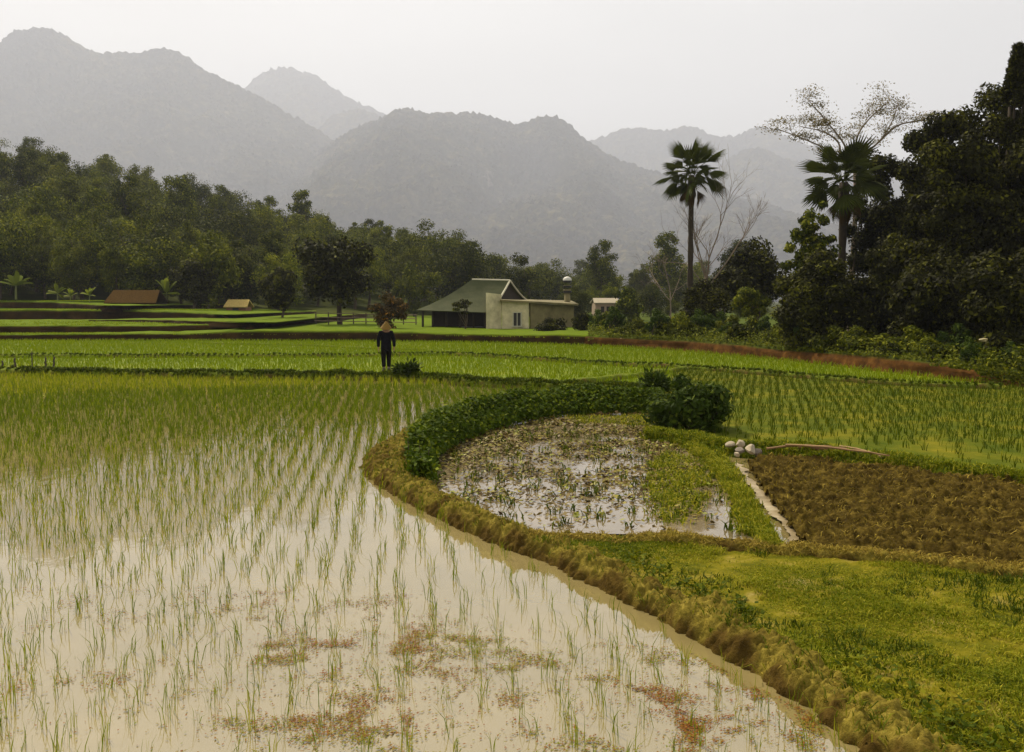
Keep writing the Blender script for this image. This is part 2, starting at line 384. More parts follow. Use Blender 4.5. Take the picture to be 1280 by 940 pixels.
# ------------------------------------------------------------------ bunds (swept earth banks)
def bund(name, line, z, hw, hgt, step, mat, rough=.05, nscale=5., base=-.12, turf=.55, seed=0, clod=0, widen=None, side=14):
    c = smooth_line(GP(line, z)[:, :2], step); n = len(c)
    t = np.gradient(c, axis=0); t /= np.linalg.norm(t, axis=1)[:, None]; nn = np.stack([-t[:, 1], t[:, 0]], 1)
    s = np.linspace(-1, 1, side)
    prof = np.clip(1.15 - np.abs(s) ** 2.6 * 1.15, 0, 1)
    al = np.cumsum(np.linalg.norm(np.diff(c, axis=0, prepend=c[:1]), axis=1))
    wl = hw * (1 + .22 * (fbm(al * .9, al * 0 + seed, seed) - .5) * 2)
    if widen: wl = wl * np.interp(np.arange(n) / n, [q_[0] for q_ in widen], [q_[1] for q_ in widen])
    off = s[None] * wl[:, None] * 1.0
    x = c[:, None, 0] + nn[:, None, 0] * off; y = c[:, None, 1] + nn[:, None, 1] * off
    lump = fbm(x * nscale, y * nscale, seed + 20, 4) - .5; fine = fbm(x * nscale * 4, y * nscale * 4, seed + 30, 3) - .5
    zz = base + (hgt - base) * prof[None] * (1 + .25 * (fbm(al * 1.3, al * 0, seed + 3) - .5))[:, None] + rough * 2 * lump * (.4 + prof[None]) + rough * .9 * fine
    x = x + nn[:, None, 0] * rough * 1.2 * (fbm(x * nscale * 2, y * nscale * 2, seed + 40, 3) - .5)
    y = y + nn[:, None, 1] * rough * 1.2 * (fbm(x * nscale * 2, y * nscale * 2, seed + 50, 3) - .5)
    if clod:
        d, r = worley(x / clod, y / clod + zz / clod * .8, seed + 70); d2, r2 = worley(x / clod * 2.3, y / clod * 2.3 + zz / clod, seed + 75)
        k_ = clod * (.75 * np.clip(1.05 - d * 1.5, 0, 1) ** .7 * (.25 + r) + .38 * np.clip(1.05 - d2 * 1.6, 0, 1) ** .7 * r2); ed_ = np.clip(np.minimum(1 - s, 1 + s) * 8, 0, 1)[None]
        zz = zz - clod * .2 + k_ * (.35 + .65 * prof[None]) * ed_; sg = np.sign(s)[None] * (1 - prof[None]) * k_ * .9 * ed_; x = x + nn[:, None, 0] * sg; y = y + nn[:, None, 1] * sg
    tint = np.clip((prof[None] - (1 - turf)) * 2.5 + 3.4 * (fbm(x * 4.5, y * 4.5, seed + 60) - .5), 0, 1)
    idx = np.arange(n * side).reshape(n, side)
    q = np.stack([idx[:-1, :-1], idx[:-1, 1:], idx[1:, 1:], idx[1:, :-1]], -1).reshape(-1, 4)
    o = struct(name, MB().add(np.stack([x, y, zz], -1).reshape(-1, 3), q, a=tint.ravel()).mesh(name, mat, True))
    return np.stack([x, y, zz], -1), prof, tint
nl_ = smooth_line(GP(NEAR, .12)[:, :2], .014); kf = lambda px, py: float(np.argmin(np.linalg.norm(nl_ - GP([(px, py)], .12)[0, :2], axis=1))) / len(nl_)
NEARW = [(0, 1.), (kf(640, 662), 1.), (kf(520, 605), 1.45), (kf(484, 570), 2.3), (kf(560, 531), 2.9), (1, 3.2)]
B_near = bund("earth_bund", NEAR, .12, .215, .135, .014, M_bund, .07, 4.0, seed=1, turf=.36, side=44, clod=.065, widen=NEARW)
B_mid = bund("earth_bund", MIDL, .15, .17, .12, .02, M_bund, .03, 5, seed=2, turf=.42, side=26, clod=.06)
B_pe = bund("grassy_bund", PONDE, .12, .14, .10, .06, M_greenbund, .04, 4, seed=3, turf=.9)
B_east = bund("grassy_bund", LINE_EAST, .2, .42, .17, .08, M_greenbund, .05, 3, seed=4, turf=.9)
B_far = bund("grassy_bund", LINE_FAR, .2, .34, .2, .12, M_greenbund, .05, 3, seed=5, turf=.55)
LB = [(-400, 443.5), (0, 443.5), (240, 443.5), (430, 443), (540, 441), (600, 442.5), (700, 449), (780, 453.5), (868, 457.5), (960, 464.5), (1108, 475.5), (1250, 481)]
B_b = bund("grassy_bund", LB, .17, .24, .17, .2, M_greenbund, .04, 2, seed=6, turf=.35)
bund("grassy_bund", [(668, 478), (720, 474), (780, 468), (855, 458)], .17, .25, .17, .2, M_greenbund, .05, 2, seed=7, turf=.5)
bund("grassy_bund", [(250, 428), (380, 430.5), (450, 434), (520, 435.5), (600, 442)], .13, .18, .13, .25, M_greenbund, .03, 2, seed=8, turf=.5)

M_palestrip = earth_mat("pale_strip_surface", [(.3, (.14, .10, .035)), (.5, (.24, .18, .09)), (.7, (.38, .31, .19))], 3, .5, .3, 20, spec=.4)
sheet("pale_strip", np.concatenate([q_ + np.array([.10 * (fbm(q_[:, 1] * 5, q_[:, 0] * 5, sd_) - .5) * 2, 0 * q_[:, 0], 0 * q_[:, 0]]).T for sd_, q_ in ((3, smooth_line(GP([(921, 576), (941, 598), (958, 618), (980, 645), (1001, 674)], .035), .05)), (8, smooth_line(GP([(988, 676), (966, 645), (946, 620), (930, 598), (917, 577)], .035), .05)))]), .035, M_palestrip)  # thin pale sheet with wavy edges along the ploughed plot's left side

# ------------------------------------------------------------------ terraces
def terrace(name, front, back, mat, step=.5, seed=0, end_back=None, fade=None):
    """front: (px, py of the foot, py of the edge, level of the foot); riser then a level top running back"""
    b = np.array([G(x, yb, z) for x, yb, yt, z in front]); tz = np.array([P(x, yt, p[1])[2] for (x, yb, yt, z), p in zip(front, b)])
    ln = np.concatenate([b[:, :2], tz[:, None], b[:, 2:]], 1)
    if end_back is not None: ln = np.concatenate([ln, [[ln[-1, 0] + end_back * .5, ln[-1, 1] + end_back, ln[-1, 2], ln[-1, 3]], [ln[-1, 0] + end_back, back + 5, ln[-1, 2], ln[-1, 3]]]])
    ln = smooth_line(ln, step); n = len(ln)
    t = np.gradient(ln[:, :2], axis=0); t /= np.linalg.norm(t, axis=1)[:, None] + 1e-9; nn = np.stack([-t[:, 1], t[:, 0]], 1)
    al = np.cumsum(np.linalg.norm(np.diff(ln[:, :2], axis=0, prepend=ln[:1, :2]), axis=1))
    rows = []; tints = []
    for k, (off, hz) in enumerate([(-.1, -.6), (0, 0), (.06, .25), (.08, .5), (.12, .78), (.2, .98), (.4, 1.03), (.8, 1.0), (1.6, 1.0)]):
        wob = .22 * (fbm(al * .8, al * 0 + k * .7, seed + 5) - .5) + .12 * (fbm(al * 3, al * 0 + k * 3, seed + 6) - .5)
        z = ln[:, 3] + (ln[:, 2] - ln[:, 3]) * hz if hz > 0 else ln[:, 3] + hz * .3
        z = z + (.10 * (fbm(al * 1.2, al * 0, seed + k) - .5) if hz > .7 else 0)
        rows.append(np.stack([ln[:, 0] + nn[:, 0] * (off + wob), ln[:, 1] + nn[:, 1] * (off + wob), z], 1))
        tints.append(np.clip((hz - .86) * 9 + .9 * (fbm(al * 2.2, al * 0 + k, seed + 9) - .5), 0, 1) if hz < 1.01 else np.ones(n))
    yb = np.maximum(back, ln[:, 1] + 2)
    rows.append(np.stack([ln[:, 0] * (1 if end_back is not None else yb / ln[:, 1]), yb, ln[:, 2] - .03], 1)); tints.append(np.ones(n))
    tints[-2] = tints[-3] = np.ones(n)
    V = np.stack(rows, 0); idx = np.arange(len(rows) * n).reshape(len(rows), n)
    q = np.stack([idx[:-1, :-1], idx[:-1, 1:], idx[1:, 1:], idx[1:, :-1]], -1).reshape(-1, 4)
    struct(name, MB().add(V.reshape(-1, 3), q, a=np.concatenate(tints)).mesh(name, mat, True))
    return ln
zt = .06
def tb(x): return float(np.interp(x, [p[0] for p in T1_BASE], [p[1] for p in T1_BASE]))
TOP1 = [(-500, 418), (0, 418), (250, 416.5), (300, 413.5), (480, 414), (600, 418), (700, 418.5), (780, 421.5), (850, 425), (930, 431), (980, 437), (1097, 445), (1180, 454.5), (1230, 461), (1300, 468), (1550, 492)]
def tt(x): return float(np.interp(x, [p[0] for p in TOP1], [p[1] for p in TOP1]))
T1L = terrace("terrace", [(x, tb(x), tt(x), zt) for x in (-500, -200, 0, 140, 250, 300, 400, 480, 600, 700, 745)], 150, M_riser, seed=11)
T1R = terrace("red_bank", [(x, tb(x), tt(x), zt) for x in (730, 780, 850, 930, 980, 1040, 1097, 1180, 1230, 1300, 1420, 1550)], 150, M_redbank, seed=31)
z1 = T1L[0][2]
T2L = terrace("terrace", [(-500, 416, 407, z1), (0, 416, 407, z1), (140, 415.5, 407, z1), (250, 414.5, 406, z1), (320, 412.5, 403.5, z1 * 1.05)], 120, M_riser, seed=12, end_back=2)
z2 = T2L[0][2]
T2c = terrace("terrace", [(110, 401.5, 399.8, z2), (180, 402.5, 399.6, z2), (250, 405.3, 401, z2), (310, 406, 402, z2)], 115, M_riser, seed=15, end_back=2)
T3L = terrace("terrace", [(-500, 399, 387, z2), (0, 399, 387, z2), (140, 399, 388, z2), (230, 399.5, 390, z2 + .02), (275, 400, 393, z2 + .05)], 115, M_riser, seed=13, end_back=2.5)
z3 = T3L[0][2]
T4L = terrace("terrace", [(-500, 385.5, 376, z3), (0, 385.5, 376.5, z3), (80, 386, 378.5, z3), (132, 387, 381.5, z3)], 130, M_riser, seed=14, end_back=3)
z4 = T4L[0][2]

# ------------------------------------------------------------------ hill on the left
SIL = [(-300, 130), (-60, 160), (0, 172), (60, 182), (150, 203), (210, 218), (300, 240), (340, 262), (400, 268), (430, 274), (500, 288), (550, 303), (600, 316), (650, 336), (700, 345), (1500, 345)]
def silh(px): return np.interp(px, [p[0] for p in SIL], [p[1] for p in SIL])
def hill_z(X, Y):
    px = pxs(X, np.maximum(Y, 1)); b = np.interp(px, [0, 140, 260, 330, 420], [z4 - .1, z3, z2, .45, .35])
    crest = H + (HOR - silh(px)) / F * 205 - 9.5
    s = np.clip((Y - 94) / 111, 0, 1.5); s = np.where(s < 1, s ** 1.15, 1 + .25 * (s - 1))
    return b + np.maximum(crest - b, 0) * s + np.clip(Y - 94, 0, 6) / 6 * 1.6 * (fbm(X * .06, Y * .06, 5) - .5)
x = np.arange(-260, 190, 4.); y = np.concatenate([[86], np.arange(94, 330, 4.)]); X, Y = np.meshgrid(x, y); Z = hill_z(X, Y)
Z[0] -= 2.5; Z = np.where(pxs(X, Y) > 430, Z - .8 * np.clip((pxs(X, Y) - 430) / 100, 0, 1), Z)
idx = np.arange(X.size).reshape(X.shape)
q = np.stack([idx[:-1, :-1], idx[:-1, 1:], idx[1:, 1:], idx[1:, :-1]], -1).reshape(-1, 4)
struct("hill", MB().add(np.stack([X, Y, Z], -1).reshape(-1, 3), q).mesh("hill", M_ground, True))

# ------------------------------------------------------------------ mountains
def mountain(prof, D, depth, cell, step, seed, rough=1.0, bumps=1.0):
    px = np.array([p[0] for p in prof], float); py = np.array([p[1] for p in prof], float)
    Xw = np.arange((px[0] - CX) / F * D, (px[-1] - CX) / F * D, step)
    top = H + (HOR - np.interp(CX + F * Xw / D, px, py)) / F * D
    kw_ = int(140 / step); top = np.convolve(np.pad(top, kw_, mode="edge"), np.hanning(2 * kw_ + 1) / np.hanning(2 * kw_ + 1).sum(), "valid"); top = np.maximum(top, 2)
    sc = D / 4200
    top = top + sc * 40 * (fbm(Xw / (115 * sc), Xw * 0, seed, 3) - .5)
    nv = int(1.25 * depth / step); v = np.linspace(0, 1, nv)[:, None]
    U = Xw[None] + 0 * v
    spur = fbm(U / (360 * sc), v * 1.5 + 3, seed + 1, 4) - .5
    Yw = D - depth * (1 - v) * (1 + .0 * U) - depth * 1.1 * spur * v * (1 - v) * 4 * .5
    prof_v = v ** (1.15 + .7 * (fbm(U / (490 * sc), v * 0, seed + 2, 3) - .5))
    Z = -4 + (top[None] + 4) * prof_v + rough * sc * 75 * (fbm(U / (190 * sc), Yw / (190 * sc), seed + 3, 4) - .5) * np.minimum(v * 5, 1) * np.clip((1 - v) * 6, .0, 1)
    d, r = worley(U / cell, Yw / cell + Z / cell * .6, seed + 4)
    d2, r2 = worley(U / cell * 1.9, Yw / cell * 1.9 + Z / cell, seed + 8)
    lift = cell * bumps * (.55 * np.clip(1 - d * 1.3, 0, 1) * (.4 + r) + .3 * np.clip(1 - d2 * 1.3, 0, 1) * r2)
    Z = Z + lift * 1.15; Yw = Yw - lift * 1.3
    Yb = Yw[-1] + depth * .35; Zb = Z[-1] * .55
    V = np.concatenate([np.stack([U, Yw, Z], -1), np.stack([Xw, Yb, Zb], -1)[None]])
    n0, n1 = V.shape[:2]; idx = np.arange(n0 * n1).reshape(n0, n1)
    q = np.stack([idx[:-1, :-1], idx[:-1, 1:], idx[1:, 1:], idx[1:, :-1]], -1).reshape(-1, 4)
    struct("mountain", MB().add(V.reshape(-1, 3), q).mesh("mountain", M_mount, False))
mountain([(-420, 90), (-200, 75), (-60, 92), (0, 72), (40, 48), (62, 40), (80, 48), (105, 66), (135, 80), (165, 80), (190, 76), (212, 66), (238, 74), (256, 93), (282, 104), (300, 112), (330, 126), (362, 142), (400, 166), (450, 205), (520, 250), (600, 300), (680, 340)], 4600, 1800, 22, 10, 3)
mountain([(250, 300), (300, 262), (350, 228), (400, 197), (440, 172), (480, 151), (520, 144), (560, 148), (600, 146), (625, 153), (650, 166), (668, 165), (674, 152), (690, 150), (708, 151), (718, 170), (735, 182), (752, 196), (776, 200), (792, 214), (830, 222), (870, 231), (920, 250), (960, 263), (1010, 285), (1080, 310), (1200, 340)], 4200, 1900, 21, 9, 8)
mountain([(780, 330), (830, 275), (870, 236), (900, 204), (925, 190), (948, 192), (975, 203), (1010, 212), (1060, 232), (1130, 250), (1250, 300), (1400, 340)], 5300, 1300, 24, 14, 14)
mountain([(200, 250), (260, 170), (300, 128), (322, 110), (342, 98), (365, 95), (390, 100), (420, 114), (445, 128), (470, 143), (510, 165), (560, 190), (640, 240), (690, 205), (718, 188), (745, 180), (770, 168), (800, 163), (828, 171), (850, 164), (872, 168), (892, 180), (912, 172), (942, 167), (968, 172), (1000, 182), (1060, 200), (1120, 215), (1200, 240), (1350, 300)], 6600, 1600, 27, 17, 21)
mountain([(340, 260), (380, 200), (405, 160), (430, 140), (452, 142), (480, 155), (520, 190), (600, 260)], 5700, 1200, 24, 15, 27)

# ------------------------------------------------------------------ trees
def rdirs(n):
    v = rng.normal(size=(n, 3)); return v / np.linalg.norm(v, axis=1)[:, None]
def crown_mesh(name, mat, R, z0, z1, nclump, per, leaf, asp=.55, taper=0., flat=.8, clump=(.28, .45), shell=.5, tilt=.3):
    mb = MB(); hc = (z1 - z0) / 2; zc = (z0 + z1) / 2
    ph = rng.random((5, 3)) * 6.28; fr = rng.normal(size=(5, 3)) * 1.8
    cl = []
    for k in range(nclump):
        d = rdirs(1)[0]; r = (shell + (1 - shell) * rng.random()) if k > nclump * .25 else rng.random() * .6
        bump = 1 + .08 * sum(math.cos(float(fr[j] @ d) + ph[j, 0]) for j in range(5)) / 1.5
        f = r * bump; zz = d[2] * f
        tp = 1 - taper * (zz * .5 + .5)
        cl.append((d[0] * R * f * tp, d[1] * R * f * tp, zc + zz * hc, R * rng.uniform(*clump) * tp))
    for cx, cy, cz, rc in cl:
        n = max(6, int(per * rng.uniform(.7, 1.3))); d = rdirs(n)
        rad = rc * (1.12 - .75 * rng.random(n) ** 1.3)
        p = np.array([cx, cy, cz]) + d * rad[:, None] * np.array([1, 1, flat])
        nr = d + np.array([0, 0, tilt]) + .55 * rng.normal(size=(n, 3))
        ld = np.cross(nr, rng.normal(size=(n, 3))) + np.array([0, 0, -.25])
        s = leaf * rng.uniform(.6, 1.4, n)
        base = rng.normal(0.45, .14)
        mb.leaves(p, ld, nr, s, s * asp, np.where(rng.random(n) < .05, 1, np.clip(base + .25 * rng.normal(size=n), 0, 1)))
    return mb.mesh(name, mat), cl
def trunk_mesh(name, mat, hgt, r0, clumps, nlimb=7, bend=.4):
    mb = MB(); n = 7; t = np.linspace(0, 1, n)
    bx, by = rng.normal(size=2) * bend
    pts = np.stack([bx * np.sin(t * 2.2), by * np.sin(t * 2.6), -.4 + (hgt + .4) * t], 1)
    mb.tube(pts, r0 * (1.25 - .95 * t) + .01, 7, rough=.25)
    for k in rng.permutation(len(clumps))[:nlimb]:
        cx, cy, cz, rc = clumps[k]; s = rng.uniform(.35, .8); p0 = np.array([np.interp(s, t, pts[:, j]) for j in range(3)])
        p1 = np.array([cx, cy, cz]); m = (p0 + p1) / 2 + np.array([0, 0, -.08 * np.linalg.norm(p1 - p0)])
        u = np.linspace(0, 1, 5)[:, None]; lp = (1 - u) ** 2 * p0 + 2 * u * (1 - u) * m + u ** 2 * p1
        mb.tube(lp, r0 * .42 * (1 - .85 * u[:, 0]) + .008, 5, rough=.2)
    return mb.mesh(name, mat, True)
def proto(R, hgt, z0, nclump, per, leaf, mat, bark=None, r0=.2, nlimb=7, **kw):
    cm, cl = crown_mesh("crown", mat, R, z0, hgt, nclump, per, leaf, **kw)
    return cm, trunk_mesh("trunk", bark or M_bark, (z0 + hgt) / 2, r0, cl, nlimb)
def plant(pr, name, label, cat, loc, rz=None, sc=1., group=None, names=("crown", "trunk")):
    r = thing(name, label, cat, loc, random.uniform(0, 6.28) if rz is None else rz, sc, group)
    for nm, me in zip(names, pr): ob(nm, me, r)
    return r

F1 = [proto(3.6, 10, 1.6, 52, 220, .28, M_forest), proto(3.0, 11.5, 2.2, 50, 210, .28, M_forest, taper=.2), proto(4.2, 9.5, 1.8, 56, 220, .3, M_forest),
      proto(3.2, 10, 1.2, 48, 220, .28, M_bright), proto(2.6, 10.5, 1.2, 46, 200, .27, M_bright, taper=.35), proto(3.8, 9, 1.2, 52, 220, .3, M_forest)]
spots = []
def place_wood(n, pr, Yr, mind, protos, name, label, group, sc=(.75, 1.2), zf=hill_z, cond=None, sink=.2):
    k = 0; tries = 0
    while k < n and tries < n * 60:
        tries += 1
        px = random.uniform(*pr); Yv = random.uniform(*Yr); Xv = (px - CX) / F * Yv
        if cond and not cond(px, Yv): continue
        md = mind * (.8 + .4 * (Yv - 95) / 110)
        if any((Xv - a) ** 2 + (Yv - b) ** 2 < md * md for a, b in spots): continue
        spots.append((Xv, Yv)); k += 1
        s = random.uniform(*sc)
        plant(random.choice(protos), name, label, "tree", (Xv, Yv, float(zf(np.array(Xv), np.array(Yv))) - sink), sc=(s * random.uniform(.9, 1.15), s * random.uniform(.9, 1.15), s), group=group)
    return k
FLAT = lambda X, Y: np.array(.2)
place_wood(54, (-70, 470), (97, 122), 4.2, F1, "hillside_tree", "bushy evergreen tree at the foot of the wooded hillside behind the terraces", "trees at the foot of the left hillside", (.55, .95), cond=lambda px, Y: not (355 < px < 520 and Y < 112))
place_wood(60, (-70, 580), (122, 165), 5.0, F1, "hillside_tree", "bushy evergreen tree halfway up the wooded hillside on the left", "trees halfway up the left hillside", (.75, 1.1))
place_wood(64, (-70, 640), (165, 215), 5.4, F1, "hillside_tree", "evergreen tree on the skyline crest of the wooded hillside on the left", "trees along the crest of the left hillside", (.8, 1.15))
place_wood(34, (560, 960), (150, 270), 7.5, F1, "valley_tree", "hazy green tree in the wood behind the green-roofed house", "trees in the wood behind the house", (.75, 1.15), zf=FLAT)
place_wood(16, (640, 960), (95, 140), 6, F1, "valley_tree", "low bushy tree just behind the house and the palm", "low trees between house and wood", (.3, .5), zf=FLAT)

# trees one can pick out on the left
def at_px(px, pybase, Y): p = P(px, pybase, Y); return p
def tree_at(px, ytop, ybase, Y, wpx, mat, name, label, cat="tree", leaf=.3, nclump=34, per=190, z0f=.25, bark=None, group=None, **kw):
    b = P(px, ybase, Y); hgt = P(px, ytop, Y)[2] - b[2]; R = wpx / F * Y / 2
    kw.setdefault("clump", (.26, .42))
    pr_ = list(proto(R * .95, hgt, hgt * z0f, nclump, per, leaf, mat, bark, r0=max(.04, R * .06), **kw))
    co_ = np.empty(len(pr_[0].vertices) * 3); pr_[0].vertices.foreach_get("co", co_); k_ = hgt / np.percentile(co_[2::3], 99.7)
    for me_ in pr_: me_.transform(Matrix.Diagonal((1, 1, k_, 1)))
    return plant(pr_, name, label, cat, b, 0, group=group)
tree_at(425, 300, 409, 72, 100, M_dark, "broad_tree", "large dark broad-crowned tree standing above the fields, left of the house", nclump=44, per=220, leaf=.32, z0f=.3, bark=M_darkbark)
tree_at(349, 336, 404, 76, 46, M_dark, "round_tree", "small dark round-headed tree left of the large broad dark tree", z0f=.2, leaf=.26)
tree_at(262, 290, 392, 92, 80, M_bright, "bushy_tree", "light green bushy tree behind the pale-roofed shed", z0f=.1, leaf=.32)
tree_at(240, 325, 392, 90, 60, M_dark, "bushy_tree", "very dark low tree right of the thatched hut", z0f=.1, leaf=.3)
tree_at(376, 238, 330, 175, 34, M_forest, "tall_tree", "tall thin tree rising above the hillside crest with a small open crown", z0f=.45, leaf=.4, nclump=18, per=110)
tree_at(520, 330, 405, 110, 60, M_bright, "bushy_tree", "green tree left of the house roof behind the dark rusty shrub", z0f=.15)
tree_at(548, 298, 400, 130, 46, M_forest, "tall_tree", "tall dark tree with a rounded top behind the left end of the house", z0f=.3)
tree_at(484, 366, 416, 62, 46, M_rust, "rusty_shrub", "dark round shrub with rust-orange leaf tips behind the standing person", "shrub", leaf=.16, z0f=.1, nclump=30, per=170)
tree_at(578, 374, 415, 63, 34, M_dark, "small_tree", "small dark layered tree in front of the green roof's eave", leaf=.14, z0f=.5, nclump=12, per=90, flat=.35)
tree_at(690, 398, 420, 60, 42, M_dark, "shrub", "low dark shrub against the pale wall of the annex", "shrub", leaf=.14, z0f=.02)
tree_at(727, 391, 419, 59, 26, M_dark, "shrub", "small dark round shrub at the right end of the annex", "shrub", leaf=.13, z0f=.05)
for px, yt, yb, wp, lab in ((655, 318, 400, 60, "rounded hazy tree above the annex roof left of the chimney"), (785, 360, 402, 40, "small dark tree right of the far pink house")):
    tree_at(px, yt, yb, 125 if px < 700 else 90, wp, M_forest, "valley_tree", lab, z0f=.1)

# right-hand grove
tree_at(940, 300, 398, 58, 96, M_dark, "broad_tree", "dark broad tree between the lone fan palm and the grove", leaf=.24, z0f=.1, nclump=44, per=230)
tree_at(880, 350, 402, 54, 78, M_dark, "clipped_bush", "dark dense bush at the foot of the lone fan palm", "bush", leaf=.16, z0f=.02, nclump=34, per=220, flat=.7)
tree_at(937, 360, 402, 50, 44, M_bright, "shrub", "lighter green round shrub in front of the dark broad tree", "shrub", leaf=.15, z0f=.02)
tree_at(1012, 256, 425, 42, 72, M_forest, "grove_tree", "loose leafy tree left of the second fan palm, with gaps showing hills", leaf=.17, z0f=.04, nclump=150, per=90, shell=.25, clump=(.14, .24), bark=M_darkbark, group="trees of the dark grove on the right")
for px, yt, yb, Y, wp, mt, lab in (
    (1030, 318, 438, 38, 104, M_dark, "very dark low tree under the second fan palm"),
    (1098, 196, 450, 47, 84, M_dark, "dark tree directly behind the second fan palm's right side, joining it to the grove"),
    (1138, 172, 450, 46, 104, M_dark, "tall dark tree just right of the second fan palm"),
    (1122, 300, 450, 39, 100, M_dark, "dark leafy tree below the tall one right of the second palm"),
    (1168, 154, 455, 42, 112, M_dark, "tall dark tree in the middle of the grove between two others of like height"),
    (1198, 144, 462, 36, 120, M_dark, "dark tall tree just left of the highest trees of the grove"),
    (1232, 112, 462, 38, 120, M_dark, "high dark tree beside the pointed tree of the grove"),
    (1175, 330, 462, 34, 120, M_dark, "low dark tree at the front of the grove above the red bank"),
    (1262, 318, 474, 31, 130, M_dark, "low dark tree at the right end of the red bank"),
    (1300, 190, 474, 35, 150, M_dark, "dark tree at the right edge, only its left half in the picture")):
    tree_at(px, yt, yb, Y, wp, mt, "grove_tree", lab, leaf=.16, z0f=.03, shell=.42, nclump=88, per=600, bark=M_darkbark, clump=(.24, .42), group="trees of the dark grove on the right")
b = P(1248, 470, 36); zt2 = P(1248, 48, 36)[2] - b[2]; mb = MB(); cl_ = []
for k in range(190):
    t = rng.random() ** .8; z = .6 + (zt2 - .9) * t; rr_ = 2.1 * (1 - t) ** .9 + .12; a_ = rng.random() * 6.28; q_ = np.array([.35 * t + math.cos(a_) * rr_ * .75, math.sin(a_) * rr_ * .75, z]); rc = .32 * (1 - .5 * t); cl_.append((*q_, rc))
    n = 190; d = rdirs(n); p = q_ + d * (rc * (1.15 - .8 * rng.random(n) ** 1.3))[:, None]; nr = d + .6 * rng.normal(size=(n, 3)) + np.array([0, 0, .2]); ld = d * .8 + rng.normal(size=(n, 3)) * .5 + np.array([0, 0, .5])
    mb.leaves(p, ld, nr, .16 * rng.uniform(.6, 1.4, n), .06, np.where(rng.random(n) < .04, 1, np.clip(rng.normal(.45, .25, n), 0, 1)))
cl_[0] = (.33, 0, zt2 - .5, .2)
plant((mb.mesh("crown", M_dark), trunk_mesh("trunk", M_darkbark, zt2 * .8, .16, cl_, 12, .1)), "pointed_tree", "tallest tree of the grove with a narrow pointed top", "tree", b, 0, group="trees of the dark grove on the right")

# bare and feathery trees: recursive limbs
def limbs(mb, p, d, ln, r, depth, tips, spread=.55, up=.15, kids=(2, 3), shrink=.72):
    n = 5; pts = [np.array(p, float)]; dd = np.array(d, float)
    for k in range(n - 1):
        dd = dd + rng.normal(size=3) * .10 + np.array([0, 0, up * .15]); dd /= np.linalg.norm(dd); pts.append(pts[-1] + dd * ln / (n - 1))
    mb.tube(pts, r * np.linspace(1, .62, n), 5 if r > .02 else 3, rough=.1)
    if depth == 0: tips.append((pts[-1], dd)); return
    if depth <= 2: tips.append((pts[3], dd))
    for k in range(rng.integers(kids[0], kids[1] + 1)):
        nd = dd + rng.normal(size=3) * spread + np.array([0, 0, up]); nd /= np.linalg.norm(nd)
        limbs(mb, pts[-1] if k == 0 else pts[rng.integers(2, n)], nd, ln * shrink * rng.uniform(.8, 1.15), r * .62, depth - 1, tips, spread, up, kids, shrink)
def limb_tree(name, label, base, stems, depth, mat, leafmat=None, leaf=.1, per=24, rad=.4, spread=.55, up=.15, kids=(2, 3), flat=.4, shrink=.72):
    r = thing(name, label, "tree", base); mb = MB(); tips = []
    for p, d, ln, rr in stems: limbs(mb, p, np.array(d) / np.linalg.norm(d), ln, rr, depth, tips, spread, up, kids, shrink)
    ob("trunk", mb.mesh("trunk", mat, True), r)
    if leafmat:
        lb = MB()
        for p, d in tips:
            n = int(per * rng.uniform(.4, 1.5)); q = rng.normal(size=(n, 3)) * rad * np.array([1, 1, flat]) + p
            nr = rng.normal(size=(n, 3)) * .6 + np.array([0, 0, 1]); ld = np.cross(nr, rng.normal(size=(n, 3)))
            lb.leaves(q, ld, nr, leaf * rng.uniform(.6, 1.5, n), leaf * .5, rng.random(n))
        ob("crown", lb.mesh("crown", leafmat), r)
    return r
Yb = 57; b = P(880, 392, Yb)
limb_tree("bare_tree", "bare leafless tree leaning right beside the lone fan palm", b, [((0, 0, -.3), (.12, 0, 1), 2.4, .075), ((.1, 0, 1.3), (.8, .1, .9), 2.4, .055), ((.05, 0, 1.0), (-.4, .1, 1), 2.3, .042), ((.1, 0, 1.8), (.3, -.2, 1), 2.8, .05)], 5, M_palebark, spread=.40, up=.17, shrink=.68)
b = P(838, 400, 85)
limb_tree("bare_tree", "thin bare tree left of the lone fan palm, hazy against the wood", b, [((0, 0, -.3), (.05, 0, 1), 2.6, .07), ((0, 0, 1.6), (-.9, 0, .9), 2.3, .05)], 4, M_palebark, spread=.5, up=.15)
Yb = 50; b = P(1062, 420, Yb); r = thing("feathery_tree", "tall pale tree with flat open sprays of pinkish leaves against the sky", "tree", b); mb = MB(); tips = []
ft = lambda px, py, dy=0: P(px, py, Yb + dy) - b
mb.tube([(0, 0, -.3), ft(1066, 330), ft(1070, 250), ft(1068, 190)], [.17, .14, .12, .09], 8, rough=.1)
